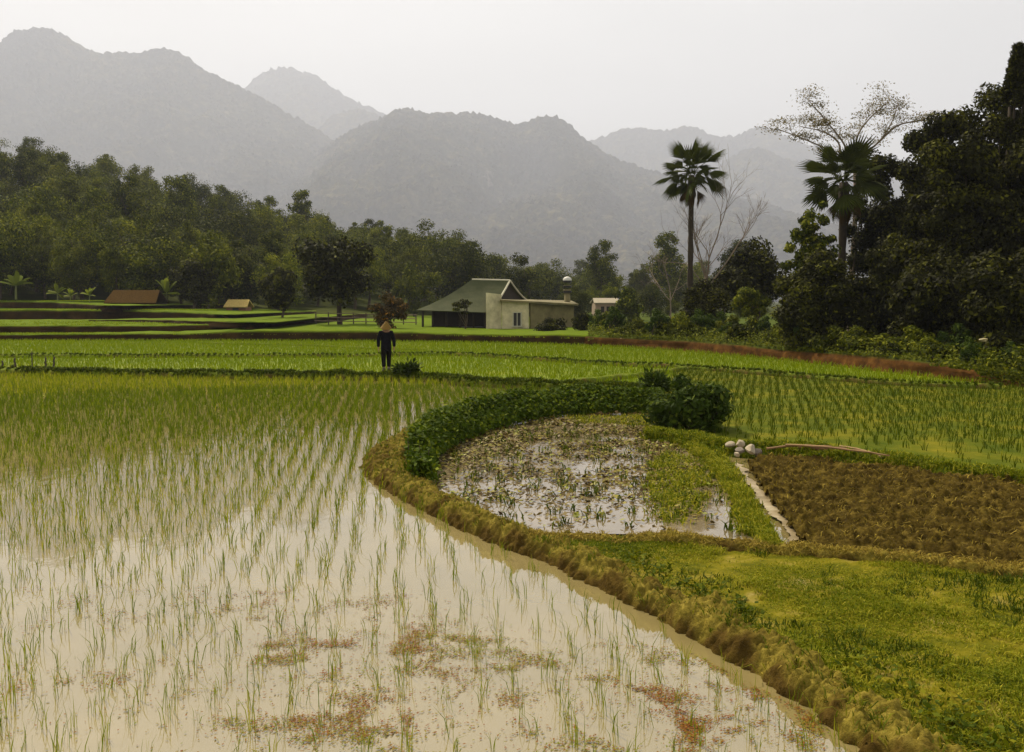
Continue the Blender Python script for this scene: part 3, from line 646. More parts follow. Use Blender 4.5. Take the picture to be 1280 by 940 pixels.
for pts_ in (((1069, 215, 0), (1050, 195, .2), (1015, 178, .3), (972, 161, .3)), ((1069, 212, 0), (1055, 180, -.2), (1040, 160, -.3), (1008, 122, -.2)), ((1069, 205, 0), (1072, 170, .4), (1090, 145, .5), (1112, 126, .4)),
             ((1069, 200, 0), (1098, 178, -.3), (1116, 150, -.4), (1122, 128, -.3)), ((1098, 178, -.3), (1120, 158, -.6), (1142, 152, -.7), (1168, 150, -.7)), ((1050, 195, .2), (1048, 178, .8), (1030, 165, 1.2), (1000, 158, 1.3))):
    c_ = smooth_line([ft(*q_) for q_ in pts_], .25); n_ = len(c_); mb.tube(c_, np.linspace(.062, .018, n_), 6, rough=.15)
    for k in range(int(n_ * .35), n_, 2):
        dv = c_[min(k + 1, n_ - 1)] - c_[k - 1]; dv /= np.linalg.norm(dv)
        limbs(mb, c_[k], dv + rng.normal(size=3) * np.array([.7, .7, .3]) + np.array([0, 0, .3]), rng.uniform(.35, .7), .014, 1, tips, .5, .05)
ob("trunk", mb.mesh("trunk", M_palebark, True), r); lb = MB()
for p, d in tips:
    n = int(60 * rng.uniform(.2, 1.7)); q = rng.normal(size=(n, 3)) * np.array([.30, .30, .09]) + p; nr = rng.normal(size=(n, 3)) * .6 + np.array([0, 0, 1])
    lb.leaves(q, np.cross(nr, rng.normal(size=(n, 3))), nr, .11 * rng.uniform(.6, 1.5, n), .055, rng.random(n))
ob("crown", lb.mesh("crown", M_feather), r)
b = P(1060, 400, 47)
r = thing("slender_tree", "thin slanting pole-like trunk right of the second fan palm's trunk", "tree", b)
ob("trunk", MB().tube([(-.1, 0, -.4), (0, 0, 1), (.18, 0, 2.4), (.4, 0, 4.4), (.5, 0, 5.4)], [.06, .05, .045, .035, .02], 6).mesh("trunk", M_bark, True), r)
lb = MB(); n = 260; q = np.array([.48, 0, 5.2]) + rng.normal(size=(n, 3)) * np.array([.22, .22, .45]); nr = rng.normal(size=(n, 3)); lb.leaves(q, np.cross(nr, rng.normal(size=(n, 3))), nr, .16, .06, rng.random(n)); ob("crown", lb.mesh("crown", M_dark), r)

# fan palms
def frond_mesh(mat, nseg=20, span=2.6, ln=1.05, droop=.25):
    mb = MB(); pet = .72
    mb.tube([(0, 0, 0), (pet * .5, 0, .04), (pet, 0, 0)], [.022, .016, .012], 4)
    an = np.linspace(-span / 2, span / 2, nseg); ds = span / (nseg - 1) / 2; v = [(pet, 0, 0)]; q = []; a = []
    for i, t in enumerate(an):
        l = ln * (1 - .22 * (abs(t) / (span / 2)) ** 2) * rng.uniform(.92, 1.05)
        pts = []
        for rr, tt_, z in ((.60, t - ds, .0), (.60, t, .035), (1.0, t + rng.normal() * .02, 0), (.60, t + ds, .0)):
            x = pet + math.cos(tt_) * l * rr; yy = math.sin(tt_) * l * rr
            pts.append((x, yy, z - droop * (rr * l) ** 2 * .55 - .12 * abs(math.sin(tt_)) * rr))
        k = len(v); v += pts; q += [[0, k, k + 1, k + 3][:3] + [k + 1], [k, k + 2, k + 3, k + 1]]
    tris = []; quads = []
    for i in range(nseg):
        k = 1 + i * 4; tris += [[0, k, k + 1], [0, k + 1, k + 3], [k, k + 2, k + 1], [k + 1, k + 2, k + 3]]
    mb.add(v, None, tris, np.clip(.5 + .25 * rng.normal(size=len(v)), 0, 1))
    return mb.mesh("frond", mat)
FG = [frond_mesh(M_palm, 18, 2.2, .95, .3), frond_mesh(M_palm, 18, 2.4, .9, .5), frond_mesh(M_palm, 16, 2.0, 1.05, .2)]; FD = [frond_mesh(M_palmdead, 16, 1.3, .9, .6), frond_mesh(M_palmdead, 14, 1.0, 1.0, .8)]
def fan_palm(label, px, ytop, ybase, Y, spread_px, r0, nfr=42, ndead=10, lean=0):
    b = P(px, ybase, Y); c = P(px, ytop + spread_px * .5, Y)[2] - b[2]; R = spread_px / F * Y / 2; sc = R / 1.75
    r = thing("fan_palm", label, "palm tree", b)
    t = np.linspace(0, 1, 16); rad = r0 * (1.15 - .25 * t + .12 * np.sin(t * 60)); rad[-4:] *= np.array([1.1, 1.35, 1.6, 1.3])
    ob("trunk", MB().tube(np.stack([lean * t ** 1.5, 0 * t, -.4 + (c + .4) * t], 1), rad, 9, rough=.12).mesh("trunk", M_darkbark, True), r)
    for k in range(nfr + ndead):
        dead = k >= nfr
        el = math.radians(-68 + 14 * rng.normal()) if dead else math.radians(88 - 138 * ((k + .5) / nfr) ** .85 + 6 * rng.normal())
        az = k * 2.39996 + .2 * rng.normal()
        o = ob("frond", random.choice(FD if dead else FG), r)
        o.location = (lean + .1 * math.cos(az), .1 * math.sin(az), c + (-.35 if dead else .1) * sc)
        o.rotation_euler = Euler((rng.normal() * .55, -el, az), "XYZ"); s = sc * (rng.uniform(.5, .7) if k % 3 == 0 else rng.uniform(.85, 1.15)) * (.75 if dead else 1); o.scale = (s, s, s)
    return r
fan_palm("lone tall fan palm with a round head standing clear against the hazy hills", 862, 174, 400, 56, 90, .15)
fan_palm("fan palm at the left edge of the grove, under the feathery tree", 1050, 172, 425, 44, 112, .17, 42)
fan_palm("small far-off fan palm rising above the wood left of the house roof", 592, 300, 372, 150, 24, .2, 26, 4)

# broad leaved banana plants
def banana_leaf(ln, w_):
    mb = MB(); n = 9; t = np.linspace(0, 1, n); x = ln * np.sin(t * 1.25) * .8; z = ln * (t * .9 - .62 * t ** 2.2); wd = w_ * np.sin(np.clip(t * 1.08 + .06, 0, 1) * np.pi) ** .6 * (t > .08) + .01
    v = np.concatenate([np.stack([x, -wd, z - wd * .35], 1), np.stack([x, 0 * x, z], 1), np.stack([x, wd, z - wd * .35], 1)])
    q = [[r_ * n + i, r_ * n + i + 1, (r_ + 1) * n + i + 1, (r_ + 1) * n + i] for r_ in (0, 1) for i in range(n - 1)]
    return mb.add(v, q, a=np.tile(np.clip(.4 + .4 * t, 0, 1), 3)).mesh("leaf", M_banana, True)
BL = [banana_leaf(2.2, .26), banana_leaf(1.9, .3), banana_leaf(2.5, .28)]
BS = MB().tube([(0, 0, -.2), (.02, 0, .6), (.05, 0, 1.3)], [.13, .11, .06], 8).mesh("stem", plain("banana_stem", (.12, .13, .04)), True)
for px, py, Y, s, lab in ((208, 380, 92, 1.05, "banana plant with pale leaves just right of the thatched hut"), (72, 377, 94, .8, "banana plant near the left edge of the top terrace"), (20, 372, 93, 1.15, "banana plant at the left picture edge behind the top terrace"),
                          (88, 378, 92, .6, "small banana plant left of the hut, left one of two side by side"), (112, 378, 92, .65, "small banana plant left of the hut, right one of two side by side"), (270, 372, 95, 1.0, "banana plant with pale upright leaves under the light green tree")):
    b = P(px, py, Y); r = thing("banana_plant", lab, "banana plant", b, 0, s * .8, "banana plants below the left hillside"); ob("stem", BS, r)
    for k in range(8):
        o = ob("leaf", random.choice(BL), r); o.location = (.05, 0, 1.2); o.rotation_euler = (rng.normal() * .2, rng.normal() * .4 - .55 + .1 * k, k * 2.4 + rng.normal() * .2)

# shrubs on top of the bank and undergrowth
SH = [proto(.8, 1.3, .05, 16, 130, .15, M_bright, r0=.03), proto(.9, 1.0, .05, 16, 130, .16, M_forest, r0=.03), proto(.7, 1.5, .05, 14, 130, .15, M_bush, r0=.03)]
def bank_z(px): x = np.clip(px, 735, 1545); return float(np.interp(pxs(T1R[:, 0], T1R[:, 1])[0] if False else x, pxs(T1R[:, 0], T1R[:, 1]), T1R[:, 2]))
def bank_Y(px): return float(np.interp(px, pxs(T1R[:, 0], T1R[:, 1]), T1R[:, 1]))
for i in range(34):
    px = 745 + i * 9 + random.uniform(-5, 5); back = random.uniform(1.2, 9); Yv = bank_Y(px) + back
    plant(random.choice(SH), "shrub", "low leafy shrub growing along the bank top between the house and the grove", "shrub", ((px - CX) / F * Yv, Yv, bank_z(px) - .1), sc=random.uniform(.55, 1.05), group="shrubs on the bank between house and grove")
for i in range(34):
    px = 1010 + i * 9.5 + random.uniform(-6, 6); back = random.uniform(.8, 5); Yv = bank_Y(px) + back
    plant(random.choice(SH), "shrub", "low leafy shrub in front of the dark grove above the red bank", "shrub", ((px - CX) / F * Yv, Yv, bank_z(px) - .1), sc=random.uniform(.4, .9), group="shrubs at the foot of the grove")
mb = MB(); n = 16000; px = rng.uniform(735, 1400, n); back = rng.random(n) ** 1.5 * 9 + .25
Yv = np.interp(px, pxs(T1R[:, 0], T1R[:, 1]), T1R[:, 1]) + back; Xv = (px - CX) / F * Yv; zz = np.interp(px, pxs(T1R[:, 0], T1R[:, 1]), T1R[:, 2]) + rng.random(n) ** 2 * .45 * np.clip(back, 0, 1.2)
nr = rng.normal(size=(n, 3)) * .6 + np.array([0, -.3, 1]); mb.leaves(np.stack([Xv, Yv, zz], 1), np.cross(nr, rng.normal(size=(n, 3))), nr, rng.uniform(.08, .2, n), .08, np.clip(rng.normal(.5, .25, n), 0, 1))
n = 9000; px = rng.uniform(735, 1400, n); Yr = np.interp(px, pxs(T1R[:, 0], T1R[:, 1]), T1R[:, 1]); zr = np.interp(px, pxs(T1R[:, 0], T1R[:, 1]), T1R[:, 2]); Xr = (px - CX) / F * Yr; dz = rng.random(n) ** 1.4; ok = fbm(Xr * .55, dz * 1.5, 83) > .52 + .22 * dz
c_ = np.stack([Xr, Yr - .12 - .1 * rng.random(n), zr + .12 - dz * (zr - .05)], 1)[ok]; n = len(c_); nr = rng.normal(size=(n, 3)) * .5 + np.array([0, -.7, .6]); mb.leaves(c_, np.cross(nr, rng.normal(size=(n, 3))), nr, rng.uniform(.07, .16, n), .07, np.clip(rng.normal(.45, .25, n), 0, 1))
stuff("undergrowth", mb.mesh("undergrowth", M_bright), "low green undergrowth covering the bank top", "undergrowth")

# ------------------------------------------------------------------ rice
near_poly = np.concatenate([GP([(-420, 468), (0, 468), (270, 471), (530, 474), (573, 478), (650, 482), (710, 484), (790, 491), (812, 497)], 0), GP([(760, 499), (690, 501), (620, 508), (560, 524), (500, 548), (474, 570), (470, 590), (500, 613), (555, 645), (630, 690), (720, 735), (830, 795), (930, 852), (1030, 900), (1130, 960), (1250, 1030)], 0), [np.array([3, 3.6, 0]), np.array([-9, 3.6, 0])]])
def rows(poly, dx, dy, jit=.25, ang=.1):
    poly = np.asarray(poly)[:, :2]; lo, hi = poly.min(0) - 3, poly.max(0) + 3; c = (lo + hi) / 2; r = np.hypot(*(hi - lo)) / 2
    x, y = np.meshgrid(np.arange(-r, r, dx), np.arange(-r, r, dy)); x = x.ravel() + rng.normal(size=x.size) * dx * jit; y = y.ravel() + rng.normal(size=y.size) * dy * jit
    X = c[0] + x * math.cos(ang) - y * math.sin(ang); Y = c[1] + x * math.sin(ang) + y * math.cos(ang)
    k = inside(poly, X, Y); return np.stack([X, Y], 1)[k]
def in_view(p, m=60): q = pxs(p[:, 0], p[:, 1]); return (q > -m) & (q < 1280 + m)
def rice_arrays(mb, p, z, hgt, nb, wd, spread=.03, lean=.22, tint=.5, tv=.2):
    n = len(p); idx = np.repeat(np.arange(n), nb); N_ = len(idx)
    b = np.concatenate([p[idx] + rng.normal(size=(N_, 2)) * spread, np.full((N_, 1), z)], 1)
    ln = np.concatenate([rng.normal(size=(N_, 2)) * lean, np.zeros((N_, 1))], 1)
    hh = hgt[idx] if not np.isscalar(hgt) else np.full(N_, hgt)
    t = tint[idx] if not np.isscalar(tint) else tint
    mb.blades(b, hh * rng.uniform(.55, 1.15, N_), ln, wd[idx] if not np.isscalar(wd) else wd, np.clip(t + tv * rng.normal(size=N_), 0, 1))
pts = rows(near_poly, .225, .19, .11, .12); pts = pts[in_view(pts)]
vig = fbm(pts[:, 0] * .25, pts[:, 1] * .25, 77); keep = rng.random(len(pts)) < np.clip(.9 * vig + .52 + (pts[:, 1] > 14) * .2, 0, 1); pts = pts[keep]; vig = vig[keep]
dist = np.hypot(pts[:, 0], pts[:, 1]); order = np.argsort(dist); pts, dist, vig = pts[order], dist[order], vig[order]
NIND = 280
SEED = []
for k in range(12):
    mb = MB(); nb = int(rng.integers(4, 9)); rice_arrays(mb, np.zeros((1, 2)), -.02, np.array([rng.uniform(.16, .27)]), nb, .0045, .020, .22, .5, .22); SEED.append(mb.mesh("rice_seedling", M_rice))
for k in range(NIND):
    o = ob("rice_seedling", SEED[k % 12]); o.location = (pts[k, 0], pts[k, 1], 0); o.rotation_euler = (0, 0, random.uniform(0, 6.28)); s = random.uniform(.75, 1.2); o.scale = (s, s, s)
    setp(o, "thin tuft of green rice blades standing in the muddy water nearest the camera", "rice seedling", "rice seedlings in the near paddy water")
mb = MB(); rp, rd = pts[NIND:], dist[NIND:]
nb = rng.integers(3, 8, len(rp)); rice_arrays(mb, rp, -.02, .16 + .12 * vig[NIND:], nb, np.clip(.0058 + .0006 * (rd - 8), .0058, .016), .026, .22, np.where(rd > 27, .62, .45 - .25 * np.clip((rd - 13) / 6, 0, 1)), .2)  # mid-distance blades tinted darker: the hill's reflection put into their colour
stuff("rice_plants", mb.mesh("rice_plants", M_rice), "rows of young green rice standing in the flooded near paddy", "rice")
# far half of the flooded paddy stands thicker
mb = MB(); p = rows(near_poly, .22, .2, .25, .12); p = p[in_view(p) & (p[:, 1] > 16)]; p = p[rng.random(len(p)) < np.clip((p[:, 1] - 14) / 16, 0, .5)]
rice_arrays(mb, p, -.02, .22, rng.integers(3, 6, len(p)), .014, .03, .25, np.where(p[:, 1] > 27, .5, .15), .2)  # dark tint short of the far band paints the hill's reflection into the rice
stuff("rice_plants", mb.mesh("rice_plants", M_rice), "thicker stand of young rice towards the person's bund", "rice")
# green fields beyond
mb = MB(); p = rows(far_poly, .24, .22, .25, .05); p = p[in_view(p)]; p = p[~inside(east_poly, p[:, 0], p[:, 1])]; tn = .3 + .5 * fbm(p[:, 0] * .15, p[:, 1] * .35, 5)
rice_arrays(mb, p, .03, .22, rng.integers(3, 5, len(p)), .024, .06, .25, tn * .8, .12)
stuff("rice_plants", mb.mesh("rice_plants", M_ricefar), "dense bright green rice in the fields beyond the person", "rice")
mb = MB(); p = rows(east_poly, .20, .22, .16, -.25); p = p[in_view(p)]
pyv = HOR + (H - .06) / p[:, 1] * F; dens = np.clip((.9 + .9 * (fbm(p[:, 0] * .3, p[:, 1] * .3, 9) - .5)) - np.clip((pyv - 515 - (pxs(p[:, 0], p[:, 1]) - 920) * .1) / 40, 0, .75), 0, 1)
p = p[rng.random(len(p)) < np.clip(dens + .12, 0, 1)]
rice_arrays(mb, p, .04, .19, rng.integers(4, 8, len(p)), .013, .03, .28, .35, .25)
stuff("rice_plants", mb.mesh("rice_plants", M_ricedark), "rows of darker rice clumps in the field behind the ploughed plot", "rice")
# rice and grass on the terraces
mb = MB()
for ln, back, zc, xmax in ((T1L, 14, 0, 745), (T2L, 14, 0, 300), (T3L, 7, 0, 270), (T4L, 8, 0, 130)):
    n = 22000 if ln is T1L else 9000; i = rng.integers(0, len(ln) - 1, n); bk = rng.random(n) * back; Yv = ln[i, 1] + bk + .1; p = np.stack([ln[i, 0] * Yv / ln[i, 1] + rng.normal(size=n) * .5, Yv], 1); q = pxs(p[:, 0], p[:, 1]); ok = (q > -60) & (q < xmax) & (Yv < 125)
    rice_arrays(mb, p[ok], float(ln[0, 2]) - .02, .09, np.full(ok.sum(), 4), .03, .08, .3, .45, .2)
stuff("terrace_grass", mb.mesh("terrace_grass", M_ricefar), "bright green rice and grass on the stepped terraces", "grass")

# ------------------------------------------------------------------ bund grass, meadow grass, weeds
def tufts_on(B, n, mat, name, label, hgt, wd, tmin=.5, lean=.5, tint=.5, jit=.02, sel=None):
    V, prof, tint_ = B; m = MB(); nn, s = V.shape[:2]
    i = rng.integers(0, nn, n); j = rng.integers(1, s - 1, n); ok = (tint_[i, j] > tmin)
    b = V[i, j][ok]; b = b[in_view(b, 150)]
    if sel is not None: b = b[sel(b)]
    idx = np.repeat(np.arange(len(b)), 4); bb = b[idx] + rng.normal(size=(len(idx), 3)) * np.array([jit, jit, .004]); bb[:, 2] -= .01
    sc = np.clip(np.hypot(bb[:, 0], bb[:, 1]) / 9, 1, 4)
    m.blades(bb, hgt * rng.uniform(.5, 1.4, len(idx)), np.concatenate([rng.normal(size=(len(idx), 2)) * lean, np.zeros((len(idx), 1))], 1), wd * sc, np.clip(tint + .25 * rng.normal(size=len(idx)), 0, 1))
    stuff(name, m.mesh(name, mat), label, "grass")
tufts_on(B_near, 1600, M_dry, "dry_grass", "short dry yellow grass matted on the curved near bund", .028, .006, .5, 1.4, .5)
tufts_on(B_near, 1500, M_lush, "green_weeds", "sparse green weeds on the curved near bund", .07, .008, .5, .7, .6, .03)
tufts_on(B_mid, 3500, M_dry, "dry_grass", "short dry yellow grass on the straight bund across the field", .04, .007, .35, 1.2, .55)
tufts_on(B_pe, 3500, M_grass, "bund_grass", "short green grass on the bund between pond and ploughed plot", .07, .008, .2, .6, .5)
tufts_on(B_east, 7000, M_grass, "bund_grass", "green grass on the bund behind the ploughed plot", .09, .010, .15, .6, .35)
tufts_on(B_far, 7000, M_lush, "bund_grass", "rough dark grass on the bund under the person", .10, .012, .3, .5, .3)
tufts_on(B_b, 4000, M_lush, "bund_grass", "rough grass on the thin bund across the green fields", .08, .012, .3, .5, .3)

mb = MB(); p = scatter(mead_poly, 130000); p = p[in_view(p, 80)]
cov = fbm(p[:, 0] * .8, p[:, 1] * .8, 41); nearb = np.clip(1 - (HOR + F * H / p[:, 1] - 690) / 60, 0, 1)
keep = rng.random(len(p)) < np.clip((cov - .45) * 6 + nearb * .3, .05, .9); p, cov = p[keep], cov[keep]
sel = rng.random(len(p)) < .5; p, cov = p[sel][:34000], cov[sel][:34000]
idx = np.repeat(np.arange(len(p)), 5); b = p[idx] + rng.normal(size=(len(idx), 2)) * .025; bz = mead_h(b[:, 0], b[:, 1]) - .005
big = .022 + .05 * np.clip((fbm(b[:, 0] * 1.7, b[:, 1] * 1.7, 43) - .4) * 3, 0, 1)
mb.blades(np.concatenate([b, bz[:, None]], 1), big * rng.uniform(.5, 1.4, len(idx)), np.concatenate([rng.normal(size=(len(idx), 2)) * .7, np.zeros((len(idx), 1))], 1), .007, np.clip(.85 - .6 * (cov[idx] - .3) * 2 + .2 * rng.normal(size=len(idx)), 0, 1))
stuff("meadow_grass", mb.mesh("meadow_grass", M_grass), "patchy short grass over the muddy field at the lower right", "grass")
mb = MB(); p = scatter(mead_poly, 5200); p = p[in_view(p, 80) & (fbm(p[:, 0] * 1.3, p[:, 1] * 1.3, 47) > .53)]; rice_arrays(mb, np.asarray(p), .06, .085, rng.integers(4, 9, len(p)), .009, .03, .6, .25, .2)
stuff("meadow_tufts", mb.mesh("meadow_tufts", M_lush), "darker green grass tufts in the lower right field", "grass")
# leafy green weeds along the inner foot of the near bund
mb = MB(); V = B_near[0]; i = rng.integers(0, len(V), 5000); c = V[i, -2 if V[100, -1, 0] > V[100, 0, 0] else 1]
c = c[(c[:, 1] < 12) & (fbm(c[:, 0] * 1.1, c[:, 1] * 1.1, 55) > .47)]
inw = V[:, -1] - V[:, 0]; n = len(c)
c = c + rng.normal(size=(n, 3)) * np.array([.1, .1, .02]) + np.array([.12, .12, 0]); c[:, 2] = mead_h(c[:, 0], c[:, 1]) + rng.random(n) * .07
nr = rng.normal(size=(n, 3)) * .5 + np.array([0, 0, 1]); mb.leaves(c, np.cross(nr, rng.normal(size=(n, 3))), nr, rng.uniform(.03, .07, n), .03, rng.random(n))
stuff("broadleaf_weeds", mb.mesh("broadleaf_weeds", M_lush), "dark green leafy weeds along the foot of the near bund", "weeds")

# floating water fern in the near paddy (red and yellow-green patches)
mb = MB(); blobs = [(500, 850, 1.0, .5), (610, 905, .9, .4), (440, 800, .7, .5), (330, 915, .9, .3), (900, 870, .55, .6), (860, 820, .5, .5), (260, 850, .8, .25), (690, 930, .8, .35), (400, 760, .6, .25), (960, 900, .4, .6), (150, 760, .8, .15), (560, 820, .6, .4), (60, 880, .7, .15)]
allc = []
for px, py, rad, den in blobs:
    c = G(px, py, 0); n = int(90000 * den * rad); r_ = rad * np.sqrt(rng.random(n)) * 1.6; th = rng.random(n) * 6.28
    p = np.stack([c[0] + r_ * np.cos(th) * 1.1, c[1] + r_ * np.sin(th) * .7], 1); f = fbm(p[:, 0] * 3.2, p[:, 1] * 3.2, 61); allc.append(p[rng.random(n) < np.clip((f + .55 * (fbm(p[:, 0] * 9, p[:, 1] * 9, 66) - .5) - .40 - .16 * (r_ / rad) ** 2) * 1.7, 0.012, .45)])
p = np.concatenate(allc); p = p[inside(near_poly, p[:, 0], p[:, 1])]; n = len(p)
nr = rng.normal(size=(n, 3)) * .12 + np.array([0, 0, 1]); tn = np.clip(.45 + 1.0 * (fbm(p[:, 0] * 2.6, p[:, 1] * 2.6, 63) - .5) + .3 * rng.normal(size=n), 0, 1)
mb.leaves(np.concatenate([p, .006 + .006 * rng.random((n, 1))], 1), np.cross(nr, rng.normal(size=(n, 3))), nr, rng.uniform(.008, .026, n), rng.uniform(.006, .014, n), tn)
stuff("water_fern", mb.mesh("water_fern", M_azolla), "red and yellow-green water fern floating on the near paddy", "water weed")
# pale scum streaks far left
mb = MB(); n = 3000; p = scatter(GP([(-60, 470), (230, 470), (420, 476), (600, 500), (420, 520), (150, 500), (-60, 500)], 0), n); f = fbm(p[:, 0] * .35, p[:, 1] * 1.0, 71); p = p[f > .62]; n = len(p); nr = rng.normal(size=(n, 3)) * .05 + np.array([0, 0, 1])
mb.leaves(np.concatenate([p, np.full((n, 1), .008)], 1), np.cross(nr, rng.normal(size=(n, 3))), nr, rng.uniform(.08, .25, n), .09, np.clip(.75 + .1 * rng.normal(size=n), 0, 1))
stuff("floating_scum", mb.mesh("floating_scum", M_ricefar), "pale yellow-green scum floating on the far side of the near paddy", "water weed")

# pond: floating leaves and little upright plants
mb = MB(); p = scatter(pond_in, 60000); pyv = HOR + F * H / p[:, 1]; pv_ = pxs(p[:, 0], p[:, 1])
den = np.clip(1.05 - (pyv - 545) / 110, .22, 1) * np.clip((fbm(p[:, 0] * 2.2, p[:, 1] * 2.2, 81) - .34) * 4, .05, 1); p = p[rng.random(len(p)) < den * .62]; n = len(p)
nr = rng.normal(size=(n, 3)) * .3 + np.array([0, 0, 1]); mb.leaves(np.concatenate([p, .04 + .03 * rng.random((n, 1))], 1), np.cross(nr, rng.normal(size=(n, 3))), nr, rng.uniform(.035, .10, n), rng.uniform(.025, .06, n), np.clip(rng.beta(1.3, 1.9, n), 0, 1))
stuff("floating_leaves", mb.mesh("floating_leaves", M_float), "brown and yellow floating leaves on the pond", "water weed")
mb = MB(); p = rows(pond_in, .42, .2, .22, .1); p = p[rng.random(len(p)) < .6]; rice_arrays(mb, p, .02, .13, rng.integers(5, 10, len(p)), .017, .05, .5, .3, .25)
stuff("pond_plants", mb.mesh("pond_plants", M_lush), "rows of short green plants standing in the pond", "water plant")
weed_poly = GP([(812, 580), (835, 566), (868, 575), (892, 605), (880, 625), (862, 664), (822, 662), (812, 620)], .03)
mb = MB(); p = scatter(weed_poly, 1500); p = p[fbm(p[:, 0] * 2.5, p[:, 1] * 2.5, 91) > .40]; rice_arrays(mb, p, .02, .10, rng.integers(4, 8, len(p)), .016, .05, .7, .45, .3)
p = scatter(GP([(905, 570), (925, 600), (945, 640), (960, 672), (925, 668), (915, 625), (890, 590), (860, 560)], .03), 1400); rice_arrays(mb, p, .02, .12, rng.integers(4, 8, len(p)), .016, .05, .6, .45, .3)
p = scatter(GP([(700, 522), (820, 520), (860, 545), (850, 546), (800, 532), (720, 530)], .03), 700); rice_arrays(mb, p, .02, .10, rng.integers(4, 8, len(p)), .016, .05, .6, .5, .3)
stuff("pond_weeds", mb.mesh("pond_weeds", M_grass), "green weed patch at the right side of the pond", "weeds")
# straw and dry stubble on the ploughed plot
mb = MB(); p = scatter(plough_poly, 6000); p = p[in_view(p)]; n = len(p)
mb.blades(np.concatenate([p, (plough_h(p[:, 0], p[:, 1]) - .01)[:, None]], 1), rng.uniform(.03, .09, n), np.concatenate([rng.normal(size=(n, 2)) * 1.0, np.zeros((n, 1))], 1), .012, np.clip(rng.normal(.4, .25, n), 0, 1))
stuff("straw_stubble", mb.mesh("straw_stubble", M_dry), "dry straw stubble scattered over the ploughed soil", "stubble")

# ------------------------------------------------------------------ hedge and bushes by the pond
hA = smooth_line(GP([(524, 590), (520, 568), (545, 546), (590, 526), (640, 514), (690, 507), (760, 504), (822, 505)], .2)[:, :2], .05)
hB = smooth_line(GP([(548, 606), (552, 584), (580, 564), (622, 548), (665, 536), (710, 528), (770, 523), (828, 521)], .05)[:, :2], .05)
hl = hA; hB = hB[np.linspace(0, len(hB) - 1, len(hA)).astype(int)] * .42 + hA * .58
mb = MB(); st = MB(); n = 46000; i = rng.integers(0, len(hl), n); al = i / len(hl); sI = rng.random(n)
ht = .44 * np.clip(al * 9, .55, 1) * (.75 + .5 * fbm(i * .05, sI * 2., 3)) * np.sqrt(np.clip(1 - (sI - .15).clip(0) * .95, 0.1, 1)); u = rng.random(n) ** .45
p = np.concatenate([hA[i] * (1 - sI[:, None]) + hB[i] * sI[:, None] + rng.normal(size=(n, 2)) * .06, ((.14 - .10 * sI) + ht * u)[:, None]], 1)
inn = hB[i] - hA[i]; inn = np.concatenate([inn / (np.linalg.norm(inn, axis=1)[:, None] + 1e-6), np.zeros((n, 1))], 1); nr = rng.normal(size=(n, 3)) * .4 + inn * (1.1 * (1 - u ** 3) * np.clip(sI * 3, 0, 1))[:, None] + np.array([0, 0, 1.]) * (.25 + .75 * u ** 3)[:, None]; ld = np.cross(nr, rng.normal(size=(n, 3))); ld[:, 2] -= .3
mb.leaves(p, ld, nr, rng.uniform(.055, .12, n), rng.uniform(.035, .07, n), np.clip(rng.normal(.45, .25, n), 0, 1))
st.tube(np.concatenate([hl[::4], np.full((len(hl[::4]), 1), .11)], 1), .012, 4)
for k in range(0, len(hl), 3):
    a = hl[k] + rng.normal(size=2) * .07; h_ = .3 * min(1, .35 + 9 * k / len(hl)); st.tube([(a[0], a[1], .1), (a[0] + rng.normal() * .03, a[1] + rng.normal() * .03, .2 + h_)], [.008, .005], 4)
r = thing("hedge", "curved leafy green hedge along the bund around the pond", "hedge", (hl[0][0], hl[0][1], 0))
for nm, me in (("foliage", mb.mesh("foliage", M_hedge)), ("stems", st.mesh("stems", M_bark))):
    me.transform(Matrix.Translation((-hl[0][0], -hl[0][1], 0))); ob(nm, me, r)

def spiky_bush(name, label, base, R, hgt, nst, leaf):
    r = thing(name, label, "bush", base); st = MB(); lb = MB()
    for k in range(nst):
        d = rdirs(1)[0]; d[2] = abs(d[2]) * 1.1 + .12; tip = d / np.linalg.norm(d) * np.array([R, R, hgt]) * rng.uniform(.6, 1)
        t = np.linspace(0, 1, 6)[:, None]; pts = np.array([0, 0, 0]) + tip * t + np.array([0, 0, hgt * .15]) * np.sin(t * np.pi)
        st.tube(pts, .012 * (1.1 - t[:, 0]), 4)
        m = 42; s = rng.uniform(.35, 1.05, m)[:, None]; b = tip * s + np.array([0, 0, hgt * .15]) * np.sin(np.minimum(s, 1) * np.pi) + rng.normal(size=(m, 3)) * .05
        ld = tip / np.linalg.norm(tip) + rng.normal(size=(m, 3)) * .6; nr = rng.normal(size=(m, 3)) * .4 + np.array([0, 0, 1]) + .5 * tip / np.linalg.norm(tip)
        L_ = leaf * rng.uniform(.6, 1.3, m); lb.leaves(b + ld * L_[:, None] * .4, ld, nr, L_, L_ * .34, np.clip(rng.normal(.45, .28, m), 0, 1))
    ob("stems", st.mesh("stems", M_bark), r); ob("foliage", lb.mesh("foliage", M_bush), r)
r = thing("bush", "large dark green spreading leafy bush at the end of the hedge", "bush", G(865, 535, .08)); cm_, cl_ = crown_mesh("foliage", M_bush, .72, -.02, .86, 60, 130, .115, asp=.42, flat=.75, clump=(.2, .36), shell=.6, tilt=.4)
ob("foliage", cm_, r); ob("stems", trunk_mesh("stems", M_bark, .35, .035, cl_, 30, .05), r)
spiky_bush("bush", "small green bush behind the large dark one by the pond", G(820, 489, .15), .36, .42, 40, .15)
spiky_bush("bush", "small dark grass-like bush on the bund just right of the person", G(508, 467, .2), .42, .26, 30, .16)

